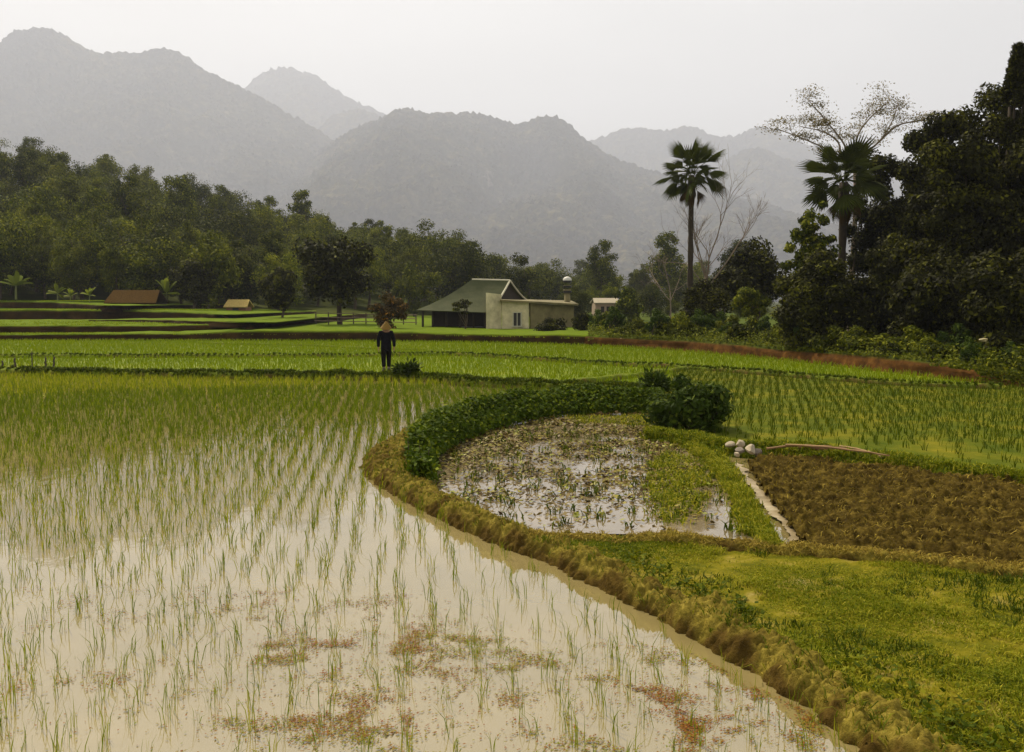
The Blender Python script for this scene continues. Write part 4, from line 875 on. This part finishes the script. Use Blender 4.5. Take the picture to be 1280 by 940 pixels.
# ------------------------------------------------------------------ rocks, poles, stakes, litter
import bmesh
M_rock = plain("pale_rock", (.33, .27, .18), .85, .25, 9, bump=.5); M_rockd = plain("grey_rock", (.16, .13, .10), .9, .3, 9, bump=.5)
M_pole = plain("bamboo_pole", (.24, .14, .055), .7, .3, 5); M_poled = plain("brown_pole", (.12, .05, .022), .8, .3, 5); M_wood = plain("grey_wood", (.05, .04, .028), .9, .3, 8)
def rock(label, px, py, z, s, mat, flat=.7):
    b = bmesh.new(); bmesh.ops.create_icosphere(b, subdivisions=3, radius=1); o3 = rng.random(3) * 50; cuts = rdirs(9)
    for v in b.verts:
        c = np.array(v.co)
        for k in cuts:
            dd = c @ k - .6
            if dd > 0: c = c - k * dd * .85
        c *= 1 + .22 * (float(fbm(np.array(c[0] * 2 + o3[0]), np.array(c[1] * 2 + c[2] + o3[1]), 4)) - .5)
        v.co = Vector((c[0] * s[0], c[1] * s[1], c[2] * s[2]))
    me = bpy.data.meshes.new("rock"); b.to_mesh(me); b.free(); me.materials.append(mat)
    o = ob("rock", me); p = G(px, py, z); o.location = p; o.rotation_euler = (0, 0, rng.random() * 6); setp(o, label, "rock", "rocks piled at the corner of the ploughed plot")
rock("pale rock at the left end of the small pile by the bush", 913, 556, .17, (.085, .07, .06), M_rock)
rock("pale flat-topped rock at the back of the small pile", 925, 555, .22, (.09, .075, .065), M_rock)
rock("largest pale rock of the pile, at its right front", 938, 562, .17, (.115, .09, .085), M_rock)
rock("dark rock wedged between the pale ones of the pile", 926, 563, .15, (.09, .08, .06), M_rockd)
rock("dark rock at the right foot of the pile", 947, 565, .13, (.11, .09, .07), M_rockd)
rock("small pale stone fallen in front of the pile", 921, 568, .12, (.05, .05, .045), M_rock)
def pole(name, label, a, b, r_, mat, group, cat="pole", sag=.03):
    a, b = np.array(a), np.array(b); o = (a + b) / 2; t = np.linspace(0, 1, 12)[:, None]; pts = a + (b - a) * t - o + np.array([0, 0, sag]) * np.sin(t * np.pi) + rng.normal(size=(12, 3)) * r_ * .25
    x = ob(name, MB().tube(pts, r_ * (1.1 - .35 * t[:, 0]), 7, rough=.15).mesh(name, mat, True)); x.location = o; setp(x, label, cat, group)
gp = "poles lying behind the ploughed plot"
pole("wooden_pole", "long pale pole lying on top of the brown one behind the ploughed plot", G(982, 556, .27), G(1112, 570, .24), .015, M_pole, gp)
pole("wooden_pole", "thick reddish-brown pole lying along the back of the ploughed plot", G(1000, 560, .2), G(1098, 569, .2), .038, M_poled, gp)
pole("wooden_pole", "short thin pale pole at the left end of the pole pile", G(958, 561, .2), G(1040, 558, .25), .016, M_pole, gp)
pole("wooden_pole", "thin pale pole slanting off at the right end of the pole pile", G(1050, 558, .22), G(1108, 573, .2), .014, M_pole, gp)
for px, yb, yt, lab in ((3, 458, 451, "short stub of a stake at the left picture edge"), (19, 459, 447, "short thick stake, second from the left edge"), (40, 459, 439, "tallest and thinnest stake of the row at the left edge"), (57, 461, 447, "thick stake left of the rightmost stake"), (67, 462, 446, "rightmost stake of the row at the left edge")):
    a = G(px, yb, .15); t_ = P(px + random.uniform(-1, 1), yt, a[1]); pole("stake", lab, a - np.array([0, 0, .1]), t_, .035 if px != 40 else .02, M_wood, "wooden stakes on the far bund", "stake", 0)
M_rag = plain("pale_plastic", (.34, .28, .14), .6, .15, 12)
for px, py, bk, s, lab in ((990, 433, .6, .07, "pale yellow scrap lying at the edge of the red bank"), (1165, 447, .7, .10, "crumpled whitish bag on the bank in front of the grove"), (1229, 425, 2, .10, "pale scrap caught among the leaves at the right of the grove"), (778, 423, .3, .08, "tiny white scrap on the bank edge right of the annex")):
    Yv = bank_Y(px) + bk; b = bmesh.new(); bmesh.ops.create_icosphere(b, subdivisions=2, radius=s)
    for v in b.verts: v.co *= 1 + .55 * (random.random() - .5); v.co.z *= .6; v.co.x *= 1.3
    me = bpy.data.meshes.new("scrap"); b.to_mesh(me); b.free(); me.materials.append(M_rag); o = ob("scrap", me); o.location = P(px, py, Yv); setp(o, lab, "litter", "pale scraps on the bank")

# ------------------------------------------------------------------ house
M_roof, nt, out = nodes("green_sheet_roof")
tcr = N(nt, "ShaderNodeTexCoord"); fr_ = noise(nt, 1.3, 6, .7, tcr.outputs["Object"], (1, 1, .4))
cr_ = ramp(nt, fr_, [(.3, (.045, .050, .022)), (.55, (.062, .068, .031)), (.72, (.085, .080, .042))])
wv = N(nt, "ShaderNodeTexWave", i_Scale=5.0, bands_direction="X"); nt.links.new(tcr.outputs["Object"], wv.inputs[0])
bpr = N(nt, "ShaderNodeBump", i_Strength=.25, i_Distance=.03); nt.links.new(wv.outputs["Fac"], bpr.inputs["Height"])
br_n = N(nt, "ShaderNodeBsdfPrincipled", i_Roughness=.8, i_Specular_IOR_Level=.06); nt.links.new(cr_, br_n.inputs["Base Color"]); nt.links.new(bpr.outputs[0], br_n.inputs["Normal"]); nt.links.new(br_n.outputs[0], out.inputs[0])
M_plaster = plain("cream_plaster", (.48, .42, .25), .9, .42, 1.6); M_darkwood = plain("dark_timber", (.028, .02, .012), .9, .3, 3)
M_trim = plain("pale_trim", (.45, .42, .30), .8, .1); M_conc = plain("weathered_concrete", (.15, .125, .055), .95, .5, 1.3); M_glass = plain("window_dark", (.02, .018, .012), .2, .2)
M_white = plain("white_paint", (.5, .48, .42), .6, .08); M_pink = plain("pink_plaster", (.24, .17, .12), .9, .12); M_tile = plain("far_roof", (.24, .2, .13), .8, .2); M_thatch = plain("thatch", (.06, .033, .007), 1, .45, 7, bump=.9, spec=.02); M_palethatch = plain("pale_sheet_roof", (.38, .28, .09), .9, .25, 6, spec=.05); M_black = plain("black_tank", (.015, .014, .012), .5, .1)
YH = 66
hb_ = P(612, 417, YH); S = YH / F
def hp(px, py, dy=0): q = P(px, py, YH + dy); return q - hb_
hs = thing("house", "low green-roofed house with open timber side and cream annex beyond the fields", "house", hb_)
def poly_part(name, faces, mat, parent, thick=None):
    me = bpy.data.meshes.new(name); v = []; f = []
    for fc in faces:
        k = len(v); v += [tuple(map(float, p)) for p in fc]; f.append(list(range(k, k + len(fc))))
    me.from_pydata(v, [], f); me.materials.append(mat); o = ob(name, me, parent)
    if thick: md = o.modifiers.new("thick", "SOLIDIFY"); md.thickness = thick; md.offset = 0
    return o
rl, rr_ = hp(590, 350, 2.2), hp(637, 351, 2.4); el, er = hp(520, 388, -.4), hp(610, 391, -.6)
bl_, br_ = hp(540, 388, 5.2), hp(664, 380, 4.6)
def cs(a, b, k, sag=.12): p = a + (b - a) * k; p = p.copy(); p[2] -= sag * math.sin(k * math.pi) * 1.6; return p
ks = np.linspace(0, 1, 6); fcs = []
for i in range(5):
    fcs.append([cs(rl, el, ks[i]), cs(rr_, er, ks[i]), cs(rr_, er, ks[i + 1]), cs(rl, el, ks[i + 1])][::-1])
    fcs.append([cs(rl, bl_, ks[i]), cs(rl, el, ks[i]), cs(rl, el, ks[i + 1]), cs(rl, bl_, ks[i + 1])][::-1])
    fcs.append([cs(rr_, br_, ks[i]), cs(rl, bl_, ks[i]), cs(rl, bl_, ks[i + 1]), cs(rr_, br_, ks[i + 1])][::-1])
rf = poly_part("roof", fcs, M_roof, hs, .06)
bb = MB()
for e_ in (er, br_): bb.tube([cs(rr_, e_, k) + np.array([.03, 0, .03]) for k in ks], .07, 5)
bb.tube([rl + np.array([0, 0, .04]), rr_ + np.array([0, 0, .04])], .06, 5)
ob("bargeboard", bb.mesh("bargeboard", M_trim), rf)
z_e = er[2]
poly_part("gable", [[rr_ + np.array([-.25, 0, -.1]), cs(rr_, er, .8) + np.array([-.2, .1, -.05]), cs(rr_, br_, .8) + np.array([-.2, 0, -.05])]], M_darkwood, hs, .06)
wx0, wx1 = hp(540, 410)[0], hp(608, 410)[0]
wb = MB(); wb.box((wx0, 1.2, z_e - .95), (wx1, 1.32, z_e + .35)); wb.box((wx0, 1.32, z_e - .95), (wx0 + .12, 4.4, z_e + .3)); ob("timber_wall", wb.mesh("timber_wall", M_darkwood), hs)
ob("deck", MB().box((hp(528, 410)[0], -.3, .28), (wx1 + .5, 4.2, .40)).mesh("deck", M_darkwood), hs)
for px in (529, 541, 558, 575, 592, 606):
    ob("post", MB().tube([(hp(px, 410)[0], .0 if px > 535 else -.25, -.2), (hp(px, 410)[0], .0 if px > 535 else -.25, z_e + .12)], .075, 6).mesh("post", M_darkwood), hs)
# annex: front wall with window, lit end wall, long flat roof
a0, a1, a2 = hp(609, 417, -1.6), hp(626, 417, -.9), hp(661, 419, -1.3); a3 = hp(716, 418, 1.0)
top0 = hp(614, 366, -1.6)[2]; top1 = hp(632, 378, -1)[2]
def wall(a, b, z0, z1, z1b, name, mat, th=.16): return poly_part(name, [[(a[0], a[1], z0), (b[0], b[1], z0), (b[0], b[1], z1b), (a[0], a[1], z1)]], mat, hs, th)
wall(a0, a1, -.3, top0, top0 - .1, "end_wall", M_plaster); wall(a1 + np.array([.09, 0, 0]), a2, -.3, top1 + .1, top1 - .02, "wall", M_plaster); wall(a2 + np.array([.09, .05, 0]), a3, -.3, top1 - .04, top1 - .25, "wall", M_conc)
wall(a3 + np.array([0, .1, 0]), a3 + np.array([-.3, 4.5, 0]), -.3, top1 - .25, top1 - .2, "end_wall", M_conc)
wall(a0 + np.array([0, .1, 0]), a0 + np.array([.2, 4.0, 0]), -.3, top0, top0 - .2, "end_wall", M_plaster)
poly_part("flat_roof", [[(a1[0] - .05, a1[1] - .35, top1 + .12), (a2[0], a2[1] - .35, top1 + .02), (a3[0] + .35, a3[1] - .35, top1 - .16), (a3[0] + .2, a3[1] + 5, top1 + .06), (a1[0], a1[1] + 5, top1 + .2)]], M_conc, hs, .12)
u = (a2 - a1) / np.linalg.norm((a2 - a1)[:2]); Mx = Matrix(((u[0], -u[1], 0, a1[0]), (u[1], u[0], 0, a1[1]), (0, 0, 1, 0), (0, 0, 0, 1)))
wc = .60 * np.linalg.norm((a2 - a1)[:2]); zw0, zw1 = hp(646, 406, -1.1)[2], hp(646, 391, -1.1)[2]
wf = MB()
for lo, hi in (((wc - .30, -.16, zw0 - .06), (wc - .24, -.05, zw1 + .06)), ((wc + .24, -.16, zw0 - .06), (wc + .30, -.05, zw1 + .06)), ((wc - .23, -.155, zw1), (wc + .23, -.05, zw1 + .06)), ((wc - .36, -.2, zw0 - .12), (wc + .36, -.05, zw0 - .061)), ((wc - .02, -.15, zw0 - .06), (wc + .02, -.06, zw1))): wf.box(lo, hi, M=Mx)
win = ob("window", wf.mesh("window", M_trim), hs); ob("pane", MB().box((wc - .235, -.12, zw0 - .06), (wc + .235, -.085, zw1), M=Mx).mesh("pane", M_glass), win)
ch = hp(709, 379, 2.5); chx = MB(); cz0, cz1 = top1 - .3, hp(709, 366, 2.5)[2]
stk = ob("chimney", MB().tube([(ch[0], ch[1], cz0), (ch[0], ch[1], cz1)], [.22, .2], 10).mesh("chimney", M_conc, True), hs)
zc0, zc1 = cz1, hp(709, 351, 2.5)[2]; cm_ = MB(); 
for k, zk in enumerate(np.linspace(zc0, zc1 - .12, 3)): ob("vent_band", MB().tube([(ch[0], ch[1], zk), (ch[0], ch[1], zk + .14)], [.3, .3], 12).mesh("vent_band", M_black), stk)
cm_ = MB()
for zk in (zc0 + .145, zc0 + .42): ob("collar", MB().tube([(ch[0], ch[1], zk), (ch[0], ch[1], zk + .1)], [.26, .26], 12).mesh("collar", M_conc, True), stk)
cm_.tube([(ch[0], ch[1], zc1 + .02), (ch[0], ch[1], zc1 + .13), (ch[0], ch[1], zc1 + .24), (ch[0], ch[1], zc1 + .30)], [.31, .30, .2, .05], 12)
ob("cap", cm_.mesh("cap", M_white, True), stk)

def hut(name, label, px0, px1, ytop, yeave, ybase, Y, roofmat, wallmat, dep=3., ov=.2, group=None):
    b = P((px0 + px1) / 2, ybase, Y); r = thing(name, label, "hut" if name != "far_house" else "house", b)
    hw = (px1 - px0) / F * Y / 2; ze = P(0, yeave, Y)[2] - b[2]; zr = P(0, ytop, Y)[2] - b[2]
    ob("wall", MB().box((-hw + ov, 0, -.6), (hw - ov, dep, ze + .02)).mesh("wall", wallmat), r)
    poly_part("roof", [[(-hw, -ov, ze), (hw, -ov, ze), (hw * .9, dep / 2, zr), (-hw * .9, dep / 2, zr)], [(hw, dep + ov, ze), (-hw, dep + ov, ze), (-hw * .9, dep / 2, zr + .01), (hw * .9, dep / 2, zr + .01)]], roofmat, r, .1)
    return r, hw, ze
r, hw, ze = hut("hut", "low hut with a brown thatched roof above the left terraces", 131, 196, 363, 379, 386, 88, M_thatch, M_darkwood)
ob("doorway", MB().box((-.4, -.03, -.5), (.4, -.01, ze - .05)).mesh("doorway", M_black), r)
r, hw, ze = hut("shed", "tiny shed with a pale sheet roof under the trees left of the round dark tree", 280, 310, 375, 384, 391, 90, M_palethatch, plain("shed_boards", (.16, .07, .03)), 2.)
ob("doorway", MB().box((-.3, -.03, -.5), (.25, -.01, ze - .03)).mesh("doorway", M_black), r)
r, hw, ze = hut("far_house", "far pale pink house half hidden by trees right of the chimney", 742, 776, 373, 379, 396, 105, M_tile, M_pink, 5)
for sx in (-.5, .1, .6): ob("window", MB().box((sx - .18, -.03, ze - 1.0), (sx + .18, -.012, ze - .35)).mesh("window", M_glass), r)
# rail fence between the dark trees and the house
r = thing("rail_fence", "weathered rail fence behind the person, left of the house", "fence", P(410, 406, 72))
f0, f1 = P(395, 407, 72) - P(410, 406, 72), P(520, 409, 72) - P(410, 406, 72)
for k in range(9):
    t_ = k / 8; p_ = f0 + (f1 - f0) * t_; ob("post", MB().tube([p_ + np.array([0, 0, -.3]), p_ + np.array([0, 0, 1.0])], .045, 5).mesh("post", M_bark), r)
for zz_ in (.35, .62, .9): ob("rail", MB().tube([f0 + np.array([-.1, -.06, zz_]), f1 + np.array([.1, -.06, zz_])], .03, 5).mesh("rail", M_palebark), r)

# ------------------------------------------------------------------ person
M_skin = plain("skin", (.30, .17, .10), .6, .05); M_jacket = plain("navy_jacket", (.007, .007, .009), 1, .4, 14, spec=.03); M_trouser = plain("black_trousers", (.008, .007, .005), 1, .4, 14, spec=.03); M_hat = plain("straw_hat", (.17, .105, .022), .95, .25, 30, bump=.3); M_shoe = plain("grey_boots", (.10, .085, .07), .7, .2); M_hair = plain("black_hair", (.012, .009, .007), .6, .2)
pb = G(483, 465, .19)
pe = thing("person", "person in dark jacket and trousers under a straw conical hat standing on the bund", "person", pb, math.radians(22))
def skin(name, vs, es, mat, parent, root=0, sub=2):
    me = bpy.data.meshes.new(name); me.from_pydata([v[:3] for v in vs], es, []); me.materials.append(mat); o = ob(name, me, parent)
    m1 = o.modifiers.new("skin", "SKIN"); m1.use_smooth_shade = True; sv_ = me.skin_vertices[0].data
    for k, v in enumerate(vs): sv_[k].radius = (v[3], v[4] if len(v) > 4 else v[3]); sv_[k].use_root = (k == root)
    m2 = o.modifiers.new("sub", "SUBSURF"); m2.levels = sub; m2.render_levels = sub
    return o
# seen from behind: back to the camera, face to +Y
body = [(0, 0, .82, .105, .08), (0, 0, .98, .12, .085), (0, 0, 1.14, .13, .09), (0, 0, 1.25, .07, .06), (0, .01, 1.32, .048), (0, .02, 1.40, .075, .085), (0, .02, 1.48, .07, .08)]
ed = [(0, 1), (1, 2), (2, 3), (3, 4), (4, 5), (5, 6)]
for s, fx in ((-1, -.03), (1, .01)):
    k = len(body); body += [(s * .16, 0, 1.21, .05), (s * .235, .0, .98, .036), (s * (.255 + fx), .05, .78, .026), (s * (.255 + fx), .065, .71, .03, .018)]; ed += [(3, k), (k, k + 1), (k + 1, k + 2), (k + 2, k + 3)]
    hx, hy, hz = body[-1][:3]
    k2 = len(body)
    for j, (dy, lz) in enumerate(((-.027, .055), (-.009, .068), (.009, .064), (.027, .05))):
        body += [(hx + s * .002, hy + dy, hz - .035, .009), (hx - s * .006, hy + dy * 1.1, hz - .035 - lz * .6, .008), (hx - s * .016, hy + dy * 1.1, hz - .035 - lz, .007)]; q_ = k2 + j * 3; ed += [(k + 3, q_), (q_, q_ + 1), (q_ + 1, q_ + 2)]
    q_ = len(body); body += [(hx - s * .008, hy + .034, hz - .01, .009), (hx - s * .016, hy + .05, hz - .045, .008)]; ed += [(k + 3, q_), (q_, q_ + 1)]
    k = len(body); body += [(s * .075, 0, .74, .082), (s * .075, .01, .43, .055), (s * .07, -.01, .1, .036), (s * .075, .09, .03, .032)]; ed += [(0, k), (k, k + 1), (k + 1, k + 2), (k + 2, k + 3)]
skin("body", body, ed, M_skin, pe)
jk = [(0, 0, .60, .19, .145), (0, 0, .80, .18, .135), (0, 0, 1.05, .16, .115), (0, 0, 1.2, .14, .10), (0, 0, 1.275, .075, .07)]; je = [(0, 1), (1, 2), (2, 3), (3, 4)]
for s, fx in ((-1, -.03), (1, .01)):
    k = len(jk); jk += [(s * .17, 0, 1.205, .072), (s * .24, 0, .98, .06), (s * (.258 + fx), .045, .76, .052)]; je += [(3, k), (k, k + 1), (k + 1, k + 2)]
skin("jacket", jk, je, M_jacket, pe)
tr = [(0, 0, .80, .13, .10)]; te = []
for s in (-1, 1):
    k = len(tr); tr += [(s * .08, 0, .70, .095), (s * .082, .01, .43, .075), (s * .078, -.005, .14, .062)]; te += [(0, k), (k, k + 1), (k + 1, k + 2)]
skin("trousers", tr, te, M_trouser, pe)
for s in (-1, 1): skin("boot", [(s * .078, -.02, .05, .05), (s * .078, .07, .045, .045), (s * .08, .15, .035, .036), (s * .078, -.015, .16, .05)], [(0, 1), (1, 2), (0, 3)], M_shoe, pe)
hm = MB(); th = np.linspace(0, 2 * np.pi, 33)[:-1]
prf = [(.0, .26), (.02, .245), (.075, .17), (.14, .085), (.205, .0), (.212, -.012), (.2, -.004), (.13, .07), (.06, .15), (.0, .2)]
v = np.array([[(r_ + 1e-4) * math.cos(a), (r_ + 1e-4) * math.sin(a), z_] for r_, z_ in prf for a in th]); q = [[i * 32 + j, i * 32 + (j + 1) % 32, (i + 1) * 32 + (j + 1) % 32, (i + 1) * 32 + j] for i in range(len(prf) - 1) for j in range(32)]
ho = ob("hat", hm.add(v, q).mesh("hat", M_hat, True), pe); ho.scale = (.82, .82, .85); ho.location = (-.005, -.025, 1.345); ho.rotation_euler = (math.radians(20), math.radians(-4), 0)
hb2 = bmesh.new(); bmesh.ops.create_uvsphere(hb2, u_segments=18, v_segments=12, radius=1)
for vv in hb2.verts: vv.co = Vector((vv.co.x * .088, vv.co.y * .1 - .005, vv.co.z * .12))
me = bpy.data.meshes.new("hair"); hb2.to_mesh(me); hb2.free(); me.materials.append(M_hair); o = ob("hair", me, pe); o.location = (0, -.005, 1.40)
